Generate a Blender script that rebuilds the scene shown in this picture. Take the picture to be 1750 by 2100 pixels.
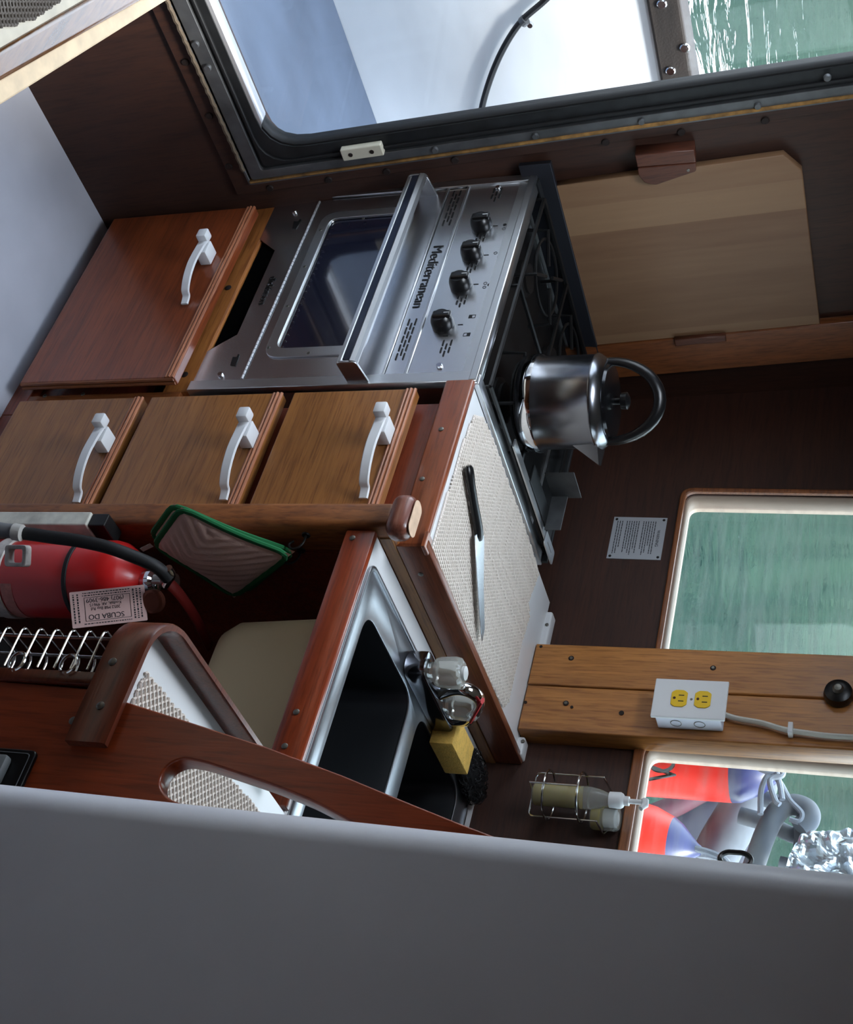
import bpy, bmesh, math, random
from mathutils import Vector, Matrix
random.seed(7)
for _o in list(bpy.data.objects): bpy.data.objects.remove(_o)
S = bpy.context.scene
COL = S.collection

# ------------------------------------------------------------------ camera
CAM = Vector((1.5186833, -1.4903787, 0.7283088))
RR = [Vector((0.76722926, 0.64136569, 0.00305268)),     # right  (boat held upright)
      Vector((0.23248947, -0.27367172, -0.93330190)),   # down
      Vector((-0.59775239, 0.71676624, -0.35907971))]   # forward
FPX, PU = 2868.3244, 1055.31
cd = bpy.data.cameras.new('camera'); cam = bpy.data.objects.new('camera', cd); COL.objects.link(cam)
# the phone was held on its side: the picture's right is the cabin's up
X, Y, Z = -RR[1], -RR[0], -RR[2]
cam.matrix_world = Matrix(((X.x, Y.x, Z.x, CAM.x), (X.y, Y.y, Z.y, CAM.y), (X.z, Y.z, Z.z, CAM.z), (0, 0, 0, 1)))
cd.sensor_fit = 'VERTICAL'; cd.sensor_height = 36; cd.lens = FPX / 2100 * 36
cd.shift_y = (PU - 1050) / 2100; cd.clip_start = 0.02; cd.clip_end = 1000
S.camera = cam

# ------------------------------------------------------------------ sky, lamps, exposure
w = bpy.data.worlds.new('overcast_sky'); S.world = w; w.use_nodes = True
nt = w.node_tree; nt.nodes.clear()
wo = nt.nodes.new('ShaderNodeOutputWorld'); bg = nt.nodes.new('ShaderNodeBackground')
tc = nt.nodes.new('ShaderNodeTexCoord'); sep = nt.nodes.new('ShaderNodeSeparateXYZ'); cr = nt.nodes.new('ShaderNodeValToRGB')
nt.links.new(tc.outputs['Generated'], sep.inputs[0]); nt.links.new(sep.outputs['Z'], cr.inputs[0])
cr.color_ramp.elements[0].position = 0.0; cr.color_ramp.elements[0].color = (.86, .93, 1, 1)
cr.color_ramp.elements[1].position = 0.8; cr.color_ramp.elements[1].color = (.66, .80, 1, 1)
nt.links.new(cr.outputs[0], bg.inputs[0]); bg.inputs[1].default_value = 7.5
nt.links.new(bg.outputs[0], wo.inputs[0])
def area(name, loc, target, sx, sy, power, col=(1, 1, 1)):
    l = bpy.data.lights.new(name, 'AREA'); l.shape = 'RECTANGLE'; l.size = sx; l.size_y = sy; l.energy = power; l.color = col
    o = bpy.data.objects.new(name, l); COL.objects.link(o); o.location = loc
    o.rotation_euler = (Vector(target) - Vector(loc)).to_track_quat('-Z', 'Y').to_euler(); return o
# added area lamp above an unseen ceiling hatch, brightens the counter
area('hatch_fill_lamp', (0.15, -0.45, 1.20), (0.15, -0.35, -0.4), .5, .5, 12, (.95, .98, 1))
sl_ = bpy.data.lights.new('hazy_sun', 'SUN'); sl_.energy = 9; sl_.angle = math.radians(12); sl_.color = (1, .97, .92)
so_ = bpy.data.objects.new('hazy_sun', sl_); COL.objects.link(so_)
so_.rotation_euler = Vector((-math.cos(math.radians(64)), -.06, -math.sin(math.radians(64)))).to_track_quat('-Z', 'Y').to_euler()
S.view_settings.view_transform = 'Standard'; S.view_settings.look = 'None'
S.view_settings.exposure = 0.0; S.view_settings.gamma = 1.0; S.view_settings.use_curve_mapping = False

# ------------------------------------------------------------------ measuring helper
def on(px, py, ax, val, k=0.0):
    """3D point seen at (px, py) on the plane  P[ax] = val + k * z"""
    d = RR[0] * (py - PU) + RR[1] * (1750 - px - 875) + RR[2] * FPX
    n = Vector((0, 0, 0)); n[ax] = 1; n[2] -= k
    t = (val - n.dot(CAM)) / n.dot(d)
    return CAM + d * t
XO, YO, ZO = (lambda x, y, v: on(x, y, 0, v)), (lambda x, y, v: on(x, y, 1, v)), (lambda x, y, v: on(x, y, 2, v))

# ------------------------------------------------------------------ materials
def lin(c):
    return tuple((x / 12.92 if x <= .04045 else ((x + .055) / 1.055) ** 2.4) for x in [v / 255 for v in c]) + (1,)
MATS = {}
def mat(name, col, rough=.5, metal=0, coat=0, bump=0, bscale=200, var=0, vscale=8, trans=0, ior=1.45, emit=None, aniso=0, spec=.5, vmap=(1, 1, 1)):
    if name in MATS: return MATS[name]
    m = bpy.data.materials.new(name); m.use_nodes = True; n = m.node_tree; b = n.nodes['Principled BSDF']
    c = lin(col); b.inputs['Base Color'].default_value = c
    b.inputs['Roughness'].default_value = rough; b.inputs['Metallic'].default_value = metal
    b.inputs['Coat Weight'].default_value = coat; b.inputs['Coat Roughness'].default_value = .12
    b.inputs['Transmission Weight'].default_value = trans; b.inputs['IOR'].default_value = ior
    b.inputs['Specular IOR Level'].default_value = spec
    t = n.nodes.new('ShaderNodeTexCoord')
    if var:
        mp = n.nodes.new('ShaderNodeMapping'); mp.inputs['Scale'].default_value = vmap
        n.links.new(t.outputs['Object'], mp.inputs[0])
        no = n.nodes.new('ShaderNodeTexNoise'); no.inputs['Scale'].default_value = vscale; no.inputs['Detail'].default_value = 6
        n.links.new(mp.outputs[0], no.inputs['Vector'])
        r = n.nodes.new('ShaderNodeValToRGB')
        r.color_ramp.elements[0].position = .3; r.color_ramp.elements[1].position = .7
        r.color_ramp.elements[0].color = tuple(v * (1 - var) for v in c[:3]) + (1,)
        r.color_ramp.elements[1].color = tuple(min(1, v * (1 + var * .6)) for v in c[:3]) + (1,)
        n.links.new(no.outputs[0], r.inputs[0]); n.links.new(r.outputs[0], b.inputs['Base Color'])
        mr = n.nodes.new('ShaderNodeMapRange'); mr.inputs[3].default_value = max(.02, rough - .1); mr.inputs[4].default_value = min(1, rough + .12)
        n.links.new(no.outputs[0], mr.inputs[0]); n.links.new(mr.outputs[0], b.inputs['Roughness'])
    if bump:
        nb = n.nodes.new('ShaderNodeTexNoise'); nb.inputs['Scale'].default_value = bscale; nb.inputs['Detail'].default_value = 4
        n.links.new(t.outputs['Object'], nb.inputs['Vector'])
        bp = n.nodes.new('ShaderNodeBump'); bp.inputs['Strength'].default_value = bump; bp.inputs['Distance'].default_value = .002
        n.links.new(nb.outputs[0], bp.inputs['Height']); n.links.new(bp.outputs[0], b.inputs['Normal'])
    MATS[name] = m; return m
def wood(name, light, dark, axis='Z', rough=.4, coat=.25, freq=9, fine=90, knots=0.0, stretch=.07, contrast=(.3, .72)):
    if name in MATS: return MATS[name]
    m = bpy.data.materials.new(name); m.use_nodes = True; n = m.node_tree; b = n.nodes['Principled BSDF']
    t = n.nodes.new('ShaderNodeTexCoord'); mp = n.nodes.new('ShaderNodeMapping')
    sc = [1, 1, 1]; sc['XYZ'.index(axis)] = stretch; mp.inputs['Scale'].default_value = sc
    n.links.new(t.outputs['Object'], mp.inputs[0])
    n1 = n.nodes.new('ShaderNodeTexNoise'); n1.inputs['Scale'].default_value = freq; n1.inputs['Detail'].default_value = 5; n1.inputs['Distortion'].default_value = .8
    n2 = n.nodes.new('ShaderNodeTexNoise'); n2.inputs['Scale'].default_value = fine; n2.inputs['Detail'].default_value = 8; n2.inputs['Roughness'].default_value = .7
    n3 = n.nodes.new('ShaderNodeTexNoise'); n3.inputs['Scale'].default_value = fine * 3.2; n3.inputs['Detail'].default_value = 4
    for q in (n1, n2, n3): n.links.new(mp.outputs[0], q.inputs['Vector'])
    a = n.nodes.new('ShaderNodeMath'); a.operation = 'MULTIPLY_ADD'; a.inputs[1].default_value = .55
    n.links.new(n2.outputs[0], a.inputs[0])
    h = n.nodes.new('ShaderNodeMath'); h.operation = 'MULTIPLY'; h.inputs[1].default_value = .45
    n.links.new(n1.outputs[0], h.inputs[0]); n.links.new(h.outputs[0], a.inputs[2])
    r = n.nodes.new('ShaderNodeValToRGB'); r.color_ramp.elements[0].position = contrast[0]; r.color_ramp.elements[1].position = contrast[1]
    r.color_ramp.elements[0].color = lin(dark); r.color_ramp.elements[1].color = lin(light)
    n.links.new(a.outputs[0], r.inputs[0])
    r3 = n.nodes.new('ShaderNodeValToRGB'); r3.color_ramp.elements[0].position = .36; r3.color_ramp.elements[1].position = .5
    r3.color_ramp.elements[0].color = (.62, .55, .5, 1); r3.color_ramp.elements[1].color = (1, 1, 1, 1)
    n.links.new(n3.outputs[0], r3.inputs[0])
    mx = n.nodes.new('ShaderNodeMixRGB'); mx.blend_type = 'MULTIPLY'; mx.inputs[0].default_value = .8
    n.links.new(r.outputs[0], mx.inputs[1]); n.links.new(r3.outputs[0], mx.inputs[2])
    out = mx.outputs[0]
    if knots:
        v = n.nodes.new('ShaderNodeTexVoronoi'); v.inputs['Scale'].default_value = 11
        mp2 = n.nodes.new('ShaderNodeMapping'); s2 = [1, 1, 1]; s2['XYZ'.index(axis)] = .5; mp2.inputs['Scale'].default_value = s2
        n.links.new(t.outputs['Object'], mp2.inputs[0]); n.links.new(mp2.outputs[0], v.inputs['Vector'])
        rk = n.nodes.new('ShaderNodeValToRGB'); rk.color_ramp.elements[0].position = .02; rk.color_ramp.elements[1].position = .1
        rk.color_ramp.elements[0].color = (.12, .07, .05, 1); rk.color_ramp.elements[1].color = (1, 1, 1, 1)
        n.links.new(v.outputs['Distance'], rk.inputs[0])
        m2 = n.nodes.new('ShaderNodeMixRGB'); m2.blend_type = 'MULTIPLY'; m2.inputs[0].default_value = knots
        n.links.new(out, m2.inputs[1]); n.links.new(rk.outputs[0], m2.inputs[2]); out = m2.outputs[0]
    n.links.new(out, b.inputs['Base Color'])
    b.inputs['Roughness'].default_value = rough; b.inputs['Coat Weight'].default_value = coat; b.inputs['Coat Roughness'].default_value = .2
    bp = n.nodes.new('ShaderNodeBump'); bp.inputs['Strength'].default_value = .25; bp.inputs['Distance'].default_value = .001
    n.links.new(n3.outputs[0], bp.inputs['Height']); n.links.new(bp.outputs[0], b.inputs['Normal'])
    MATS[name] = m; return m
def brushed(name, col, rough, axis='X', bumpy=.12, metal=1.0):
    if name in MATS: return MATS[name]
    m = mat(name, col, rough, metal); n = m.node_tree; b = n.nodes['Principled BSDF']
    t = n.nodes.new('ShaderNodeTexCoord'); mp = n.nodes.new('ShaderNodeMapping'); sc = [1, 1, 1]; sc['XYZ'.index(axis)] = .02
    mp.inputs['Scale'].default_value = sc; n.links.new(t.outputs['Object'], mp.inputs[0])
    no = n.nodes.new('ShaderNodeTexNoise'); no.inputs['Scale'].default_value = 700; no.inputs['Detail'].default_value = 3
    n.links.new(mp.outputs[0], no.inputs['Vector'])
    bp = n.nodes.new('ShaderNodeBump'); bp.inputs['Strength'].default_value = bumpy; bp.inputs['Distance'].default_value = .0006
    n.links.new(no.outputs[0], bp.inputs['Height']); n.links.new(bp.outputs[0], b.inputs['Normal'])
    return m
def pane_mat(name, tint, gloss=.08, dirt=0.0):
    if name in MATS: return MATS[name]
    m = bpy.data.materials.new(name); m.use_nodes = True; n = m.node_tree; n.nodes.clear()
    o = n.nodes.new('ShaderNodeOutputMaterial'); tr = n.nodes.new('ShaderNodeBsdfTransparent'); tr.inputs[0].default_value = tint
    g = n.nodes.new('ShaderNodeBsdfGlossy'); g.inputs['Roughness'].default_value = .02
    f = n.nodes.new('ShaderNodeFresnel'); f.inputs[0].default_value = 1.45
    mu = n.nodes.new('ShaderNodeMath'); mu.operation = 'MULTIPLY'; mu.inputs[1].default_value = gloss * 10
    n.links.new(f.outputs[0], mu.inputs[0])
    x = n.nodes.new('ShaderNodeMixShader'); n.links.new(mu.outputs[0], x.inputs[0]); n.links.new(tr.outputs[0], x.inputs[1]); n.links.new(g.outputs[0], x.inputs[2])
    out = x.outputs[0]
    if dirt:
        d = n.nodes.new('ShaderNodeBsdfDiffuse'); d.inputs[0].default_value = (.75, .8, .8, 1)
        t = n.nodes.new('ShaderNodeTexCoord'); mp = n.nodes.new('ShaderNodeMapping'); mp.inputs['Scale'].default_value = (3, 3, 30)
        no = n.nodes.new('ShaderNodeTexNoise'); no.inputs['Scale'].default_value = 2.2; no.inputs['Detail'].default_value = 7
        n.links.new(t.outputs['Object'], mp.inputs[0]); n.links.new(mp.outputs[0], no.inputs['Vector'])
        mr = n.nodes.new('ShaderNodeMapRange'); mr.inputs[1].default_value = .4; mr.inputs[2].default_value = .75; mr.inputs[3].default_value = .01; mr.inputs[4].default_value = dirt
        n.links.new(no.outputs[0], mr.inputs[0])
        x2 = n.nodes.new('ShaderNodeMixShader'); n.links.new(mr.outputs[0], x2.inputs[0]); n.links.new(out, x2.inputs[1]); n.links.new(d.outputs[0], x2.inputs[2]); out = x2.outputs[0]
    n.links.new(out, o.inputs[0]); MATS[name] = m; return m

M_WALL = wood('dark_stained_plywood', (70, 36, 21), (34, 16, 10), 'X', .6, .0, 6, 70)
M_WALLL = wood('dark_stained_bulkhead', (66, 36, 21), (36, 18, 11), 'Z', .6, .0, 5, 60)
M_POST = wood('golden_fir', (206, 140, 70), (128, 76, 32), 'Z', .45, .25, 10, 80, knots=.6)
M_TRIMW = wood('varnished_trim', (150, 88, 44), (92, 48, 24), 'Z', .45, .3, 10, 90)
M_TRIMWX = wood('varnished_trim_horizontal', (160, 96, 50), (98, 52, 26), 'X', .45, .3, 10, 90)
M_DOOR = wood('mahogany_door', (152, 76, 38), (92, 40, 20), 'X', .32, .45, 9, 90, stretch=.05)
M_DRAWER = wood('iroko_drawer', (172, 114, 58), (112, 68, 31), 'X', .40, .3, 8, 110, stretch=.05)
M_MOLD = wood('mahogany_molding', (200, 136, 98), (128, 68, 42), 'X', .4, .3, 20, 120)
M_FACE = wood('mahogany_face_frame', (140, 62, 34), (84, 34, 20), 'X', .38, .35, 12, 90)
M_RAILW = wood('pine_rail', (196, 128, 62), (124, 70, 30), 'X', .5, .15, 8, 70, knots=.4)
M_HANDRAIL = wood('worn_handrail', (170, 104, 50), (88, 46, 22), 'Z', .5, .1, 14, 60, stretch=.2)
M_EDGE = wood('mahogany_edging', (150, 78, 42), (98, 48, 26), 'X', .35, .4, 12, 90)
M_FIDDLE = wood('mahogany_fiddle', (138, 74, 42), (86, 42, 24), 'Y', .38, .35, 12, 90)
M_SINKEDGE = wood('red_mahogany_edging', (166, 72, 34), (112, 42, 20), 'X', .3, .5, 12, 90)
M_BOARD = wood('red_mahogany_panel', (178, 76, 34), (112, 42, 18), 'Z', .34, .35, 7, 70)
M_BENT = wood('laminated_mahogany', (116, 50, 28), (66, 28, 17), 'X', .28, .35, 12, 90)
M_WHITE = mat('white_gelcoat', (226, 228, 230), .35, coat=.2, var=.06, vscale=5)
M_WHITEP = mat('white_plastic', (216, 218, 220), .4)
M_FLOOR = mat('white_painted_sole', (172, 175, 186), .6, var=.1, vscale=6)
M_GREY = mat('pale_grey_paint', (214, 217, 226), .38, coat=.15, var=.08, vscale=4, bump=.15, bscale=60)
M_SS = brushed('brushed_stainless', (206, 208, 210), .33, 'X', .05)
M_SSV = brushed('brushed_stainless_panel', (216, 217, 220), .27, 'X', .03)
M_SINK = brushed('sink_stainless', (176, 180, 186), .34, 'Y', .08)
M_BASIN = brushed('basin_dark_reflection', (84, 86, 90), .45, 'X', .05)  # reflection of the dark cabin put into the bowl steel's colour
M_SHELL = brushed('basin_outside_wood_reflection', (178, 160, 128), .5, 'X', .05, .6)  # same steel outside, with the woodwork's warm reflection tinted into its colour
M_CHROME = mat('chrome', (225, 227, 230), .07, 1)
M_WIRE = mat('chromed_wire', (200, 200, 198), .16, 1)
M_BLACK = mat('black_plastic', (16, 16, 18), .3)
M_BLACKM = mat('black_enamel', (14, 14, 15), .45)
M_RUB = mat('black_rubber', (22, 23, 25), .6)
M_ALU = mat('weathered_aluminium', (104, 106, 108), .5, .7, var=.3, vscale=25)
M_ALUD = mat('dark_aluminium', (52, 54, 56), .5, .6, var=.3, vscale=30)
M_ALUB = mat('bare_aluminium_edge', (214, 216, 220), .4, .6)
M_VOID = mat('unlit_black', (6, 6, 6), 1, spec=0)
M_SCREW = mat('screw_steel', (120, 118, 112), .4, .9)
M_PLUG = mat('dark_plug', (26, 14, 10), .7)
M_MATC = mat('cream_foam_mat', (228, 218, 208), .8)
M_MATG = mat('grey_foam_mat', (120, 112, 104), .8)

# ------------------------------------------------------------------ object helpers
BASE = {}
def tag(o, label=None, cat=None, group=None, kind=None):
    if label: o['label'] = label
    if cat: o['category'] = cat
    if group: o['group'] = group
    if kind: o['kind'] = kind
    return o
def thing(name, loc, label=None, cat=None, group=None, kind=None):
    o = bpy.data.objects.new(name, None); COL.objects.link(o); o.location = loc; o.empty_display_size = .03
    BASE[o.name] = Vector(loc); return tag(o, label, cat, group, kind)
def link(name, me, m, parent=None, smooth=False, origin=None):
    """me has world coordinates; parented parts are moved into their thing's frame"""
    if isinstance(me, bmesh.types.BMesh):
        bmesh.ops.recalc_face_normals(me, faces=me.faces)
        d = bpy.data.meshes.new(name); me.to_mesh(d); me.free(); me = d
    me.name = name
    o = bpy.data.objects.new(name, me); COL.objects.link(o)
    if parent is not None:
        b = BASE[parent.name]; me.transform(Matrix.Translation(-b)); o.parent = parent; BASE[o.name] = b.copy()
    else:
        if origin is None:
            vs = [v.co for v in me.vertices]
            origin = Vector((sum(v.x for v in vs) / len(vs), sum(v.y for v in vs) / len(vs), min(v.z for v in vs)))
        origin = Vector(origin); me.transform(Matrix.Translation(-origin)); o.location = origin; BASE[o.name] = origin
    if m: me.materials.append(m)
    if smooth:
        for p in me.polygons: p.use_smooth = True
        try: me.set_sharp_from_angle(angle=math.radians(38))
        except Exception: pass
    return o
def bx(x0, x1, y0, y1, z0, z1, bev=0.0, seg=2, rot=None, piv=None, bm=None):
    b = bmesh.new()
    bmesh.ops.create_cube(b, size=1)
    for v in b.verts:
        v.co = Vector(((x0 + x1) / 2 + v.co.x * (x1 - x0), (y0 + y1) / 2 + v.co.y * (y1 - y0), (z0 + z1) / 2 + v.co.z * (z1 - z0)))
    if bev: bmesh.ops.bevel(b, geom=list(b.edges), offset=bev, segments=seg, affect='EDGES', profile=.5)
    if rot: bmesh.ops.transform(b, matrix=Matrix.Translation(piv) @ rot @ Matrix.Translation(-Vector(piv)), verts=b.verts)
    if bm is not None:
        return merge(bm, b)
    return b
def merge(bm, other):
    d = bpy.data.meshes.new('tmp'); other.to_mesh(d); other.free(); bm.from_mesh(d); bpy.data.meshes.remove(d); return bm
def curvemesh(cu):
    o = bpy.data.objects.new('tmp', cu); COL.objects.link(o)
    dg = bpy.context.evaluated_depsgraph_get(); dg.update()
    me = bpy.data.meshes.new_from_object(o.evaluated_get(dg)); bpy.data.objects.remove(o); bpy.data.curves.remove(cu)
    return me
def slab(loops, O, U, V, n0, n1, bev=0.0, bm=None):
    """flat plate with holes: loops of (u, v); lies between n0 and n1 along U x V"""
    O, U, V = Vector(O), Vector(U).normalized(), Vector(V).normalized(); N = U.cross(V).normalized()
    cu = bpy.data.curves.new('tmp', 'CURVE'); cu.dimensions = '2D'; cu.fill_mode = 'BOTH'
    for lp in loops:
        s = cu.splines.new('POLY'); s.points.add(len(lp) - 1)
        for p, q in zip(s.points, lp): p.co = (q[0], q[1], 0, 1)
        s.use_cyclic_u = True
    cu.extrude = (n1 - n0) / 2 - bev; cu.bevel_depth = bev; cu.bevel_resolution = 1 if bev else 0; cu.offset = -bev
    me = curvemesh(cu)
    Mx = Matrix(((U.x, V.x, N.x, O.x), (U.y, V.y, N.y, O.y), (U.z, V.z, N.z, O.z), (0, 0, 0, 1))) @ Matrix.Translation((0, 0, (n0 + n1) / 2))
    me.transform(Mx)
    b = bmesh.new(); b.from_mesh(me); bpy.data.meshes.remove(me); bmesh.ops.remove_doubles(b, verts=b.verts, dist=1e-5)
    if bm is not None: return merge(bm, b)
    return b
def rpoly(pts, r=.01, seg=5):
    out = []; n = len(pts); rs = r if isinstance(r, (list, tuple)) else [r] * n
    for i in range(n):
        p = Vector(pts[i]); a = Vector(pts[i - 1]); c = Vector(pts[(i + 1) % n]); q = rs[i]
        if q <= 0: out.append(tuple(p)); continue
        d1 = (a - p); d2 = (c - p); l = min(q, d1.length * .49, d2.length * .49)
        p1 = p + d1.normalized() * l; p2 = p + d2.normalized() * l
        for k in range(seg + 1):
            t = k / seg; out.append(tuple(p1 * (1 - t) ** 2 + p * 2 * t * (1 - t) + p2 * t * t))
    return out
def rrect(x0, x1, y0, y1, r=.01, seg=5):
    return rpoly([(x0, y0), (x1, y0), (x1, y1), (x0, y1)], r, seg)
def circ(cx, cy, r, n=20, ry=None):
    return [(cx + r * math.cos(2 * math.pi * k / n), cy + (ry or r) * math.sin(2 * math.pi * k / n)) for k in range(n)]
def smooth_path(pts, n=8, closed=False):
    P = [Vector(p) for p in pts]; out = []; m = len(P); rng = m if closed else m - 1
    for i in range(rng):
        p0 = P[(i - 1) % m] if closed or i > 0 else P[0] * 2 - P[1]
        p1 = P[i]; p2 = P[(i + 1) % m]; p3 = P[(i + 2) % m] if closed or i + 2 < m else P[-1] * 2 - P[-2]
        for k in range(n):
            t = k / n
            out.append(.5 * ((2 * p1) + (p2 - p0) * t + (2 * p0 - 5 * p1 + 4 * p2 - p3) * t * t + (3 * p1 - p0 - 3 * p2 + p3) * t ** 3))
    if not closed: out.append(P[-1])
    return out
def tube(pts, r, seg=8, closed=False, bm=None, flat=None, up=None):
    """sweep a circle (or an ellipse when flat is given) along pts; r may be a list"""
    b = bmesh.new() if bm is None else bm
    P = [Vector(p) for p in pts]; n = len(P); rings = []; prev = None
    for i in range(n):
        if closed: t = (P[(i + 1) % n] - P[i - 1])
        else: t = P[min(i + 1, n - 1)] - P[max(i - 1, 0)]
        if t.length < 1e-9: t = Vector((0, 0, 1))
        t.normalize()
        if prev is None:
            a = Vector(up) if up else (Vector((0, 0, 1)) if abs(t.z) < .9 else Vector((1, 0, 0)))
        else: a = prev
        s = (a - t * a.dot(t))
        if s.length < 1e-6: s = t.orthogonal()
        s.normalize(); prev = s; q = t.cross(s)
        rad = r[i] if isinstance(r, (list, tuple)) else r
        f = flat if flat else 1
        rings.append([b.verts.new(P[i] + (s * math.cos(2 * math.pi * k / seg) * f + q * math.sin(2 * math.pi * k / seg)) * rad) for k in range(seg)])
    for i in range(n if closed else n - 1):
        A, B = rings[i], rings[(i + 1) % n]
        for k in range(seg): b.faces.new((A[k], A[(k + 1) % seg], B[(k + 1) % seg], B[k]))
    if not closed:
        b.faces.new(rings[0][::-1]); b.faces.new(rings[-1])
    return b
def lathe(prof, O, axis='Z', seg=36, bm=None, A=None, cap=True):
    """prof: (radius, height) along axis from O"""
    b = bmesh.new() if bm is None else bm
    O = Vector(O); a = Vector(A).normalized() if A is not None else {'X': Vector((1, 0, 0)), 'Y': Vector((0, 1, 0)), 'Z': Vector((0, 0, 1))}[axis]
    s = a.orthogonal().normalized(); q = a.cross(s); rings = []
    for r, h in prof:
        rings.append([b.verts.new(O + a * h + (s * math.cos(2 * math.pi * k / seg) + q * math.sin(2 * math.pi * k / seg)) * max(r, 1e-5)) for k in range(seg)])
    for A_, B_ in zip(rings, rings[1:]):
        for k in range(seg): b.faces.new((A_[k], A_[(k + 1) % seg], B_[(k + 1) % seg], B_[k]))
    if cap: b.faces.new(rings[0][::-1]); b.faces.new(rings[-1])
    return b
def text(name, body, O, U, V, size, m, parent, depth=.0006, align='CENTER', font_shear=0, sx=1.0):
    cu = bpy.data.curves.new('tmp', 'FONT'); cu.body = body; cu.size = size; cu.extrude = depth / 2; cu.align_x = align; cu.align_y = 'CENTER'; cu.shear = font_shear
    me = curvemesh(cu); O, U, V = Vector(O), Vector(U).normalized(), Vector(V).normalized(); N = U.cross(V)
    me.transform(Matrix(((U.x * sx, V.x, N.x, O.x), (U.y * sx, V.y, N.y, O.y), (U.z * sx, V.z, N.z, O.z), (0, 0, 0, 1))))
    return link(name, me, m, parent)
def screw(pos, nrm, r=.004, parent=None, m=None, name='screw', h=.0012):
    b = lathe([(r, -.001), (r, h * .5), (r * .8, h)], pos, A=nrm, seg=12)
    return link(name, b, m or M_SCREW, parent, True)
def noise_deform(o, amp, scale):
    from mathutils import noise
    for v in o.data.vertices:
        p = v.co * scale; v.co += Vector((noise.noise(p), noise.noise(p + Vector((9, 3, 1))), noise.noise(p + Vector((4, 7, 5))))) * amp
UX, UY, UZ = Vector((1, 0, 0)), Vector((0, 1, 0)), Vector((0, 0, 1))
def inside(p, poly):
    c = False; n = len(poly)
    for i in range(n):
        a, b = poly[i], poly[i - 1]
        if (a[1] > p[1]) != (b[1] > p[1]) and p[0] < (b[0] - a[0]) * (p[1] - a[1]) / (b[1] - a[1]) + a[0]: c = not c
    return c
def strand_mat(name, poly, z, pitch, m, ang=0, thick=.0016, step=.0075, parent=None):
    """open-weave non-slip mat: waving foam strands touching side by side, clipped to poly"""
    b = bmesh.new(); ca, sa = math.cos(ang), math.sin(ang)
    R = lambda u, v: (u * ca - v * sa, u * sa + v * ca)
    Ri = lambda x, y: (x * ca + y * sa, -x * sa + y * ca)
    Q = [Ri(*p) for p in poly]; u0, u1 = min(q[0] for q in Q), max(q[0] for q in Q); v0, v1 = min(q[1] for q in Q), max(q[1] for q in Q)
    k = 0; u = u0
    while u < u1:
        sgn = 1 if k % 2 else -1; run = []; nseg = 6; v = v0; j = 0
        while v < v1 + step:
            uu = u + sgn * pitch * .27 * math.sin(2 * math.pi * (v / step)); x, y = R(uu, v)
            if inside((x, y), poly): run.append(Vector((x, y, z + thick * (1.0 + .35 * sgn * math.cos(2 * math.pi * v / step)))))
            else:
                if len(run) > 2: tube(run, thick, 5, bm=b)
                run = []
            v += step / nseg
        if len(run) > 2: tube(run, thick, 5, bm=b)
        u += pitch * .5 * 1.02; k += 1
    return link(name, b, m, parent, True)

# =================================================================== STRUCTURE
tag(link('floor', bx(-.75, 2.35, -2.45, .65, -.95, -.90), M_FLOOR), kind='structure')
KL = -.076; LO = Vector((-.544, 0, 0)); LU = Vector((0, 1, 0)); LV = Vector((KL, 0, 1)).normalized(); LN = LU.cross(LV)
def lw(px, py, off=0.0):
    p = on(px, py, 0, -.544 + off, KL); return ((p - LO).dot(LU), (p - LO).dot(LV))
WH = (-1.15, -.112, -.492, .72)       # big side window opening (y0, y1, v0, v1)
tag(link('wall_left', slab([[(-2.45, -.95), (.66, -.95), (.66, .96), (-2.45, .96)], rrect(*WH, .07)], LO, LU, LV, -.05, 0), M_WALLL), kind='structure')
KB = .028; BO = Vector((0, .603, 0)); BV = Vector((0, KB, 1)).normalized(); BN = UX.cross(BV)
def bw(px, py, off=0.0):
    p = on(px, py, 1, .603 + off, KB); return (p.x, (p - BO).dot(BV))
WA = (-.288, .135, .214, .66); WB = (.286, .98, .214, .66)
tag(link('wall_back', slab([[(-.75, -.95), (2.35, -.95), (2.35, 1.06), (-.75, 1.06)], rrect(*WA, .022), rrect(*WB, .022)], BO, UX, BV, -.05, 0), M_WALL), kind='structure')
tag(link('ceiling', slab([[(-.62, -2.45), (2.35, -2.45), (2.35, .66), (-.62, .66)], rrect(-.15, .45, -.80, -.25, .05)], (0, 0, .95), UX, UY, 0, .04), mat('cream_headliner', (150, 140, 124), .8)), kind='structure')
tag(link('wall_front', slab([[(-.75, -.95), (2.35, -.95), (2.35, 1.06), (-.75, 1.06)]], (0, -2.4, 0), UX, UZ, 0, .05), M_TRIMW), kind='structure')
tag(link('wall_right', bx(2.3, 2.35, -2.45, .65, -.95, 1.0), M_TRIMW), kind='structure')

# painted bulkhead close to the camera: rounded front edge
b = slab([[(1.028, -.513)] + [(1.055 - .034 * math.cos(a) , -.512 - .034 * math.sin(a)) for a in [math.radians(k) for k in range(0, 91, 9)]] + [(2.3, -.546), (2.3, -.486), (1.022, -.486)]][0:1], (0, 0, 0), UX, UY, -.90, 1.0)
for v in b.verts: v.co.x += .012 + .012 * (v.co.z + .1) / .75
tag(link('wall_middle', b, M_GREY, smooth=True), kind='structure')

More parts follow.
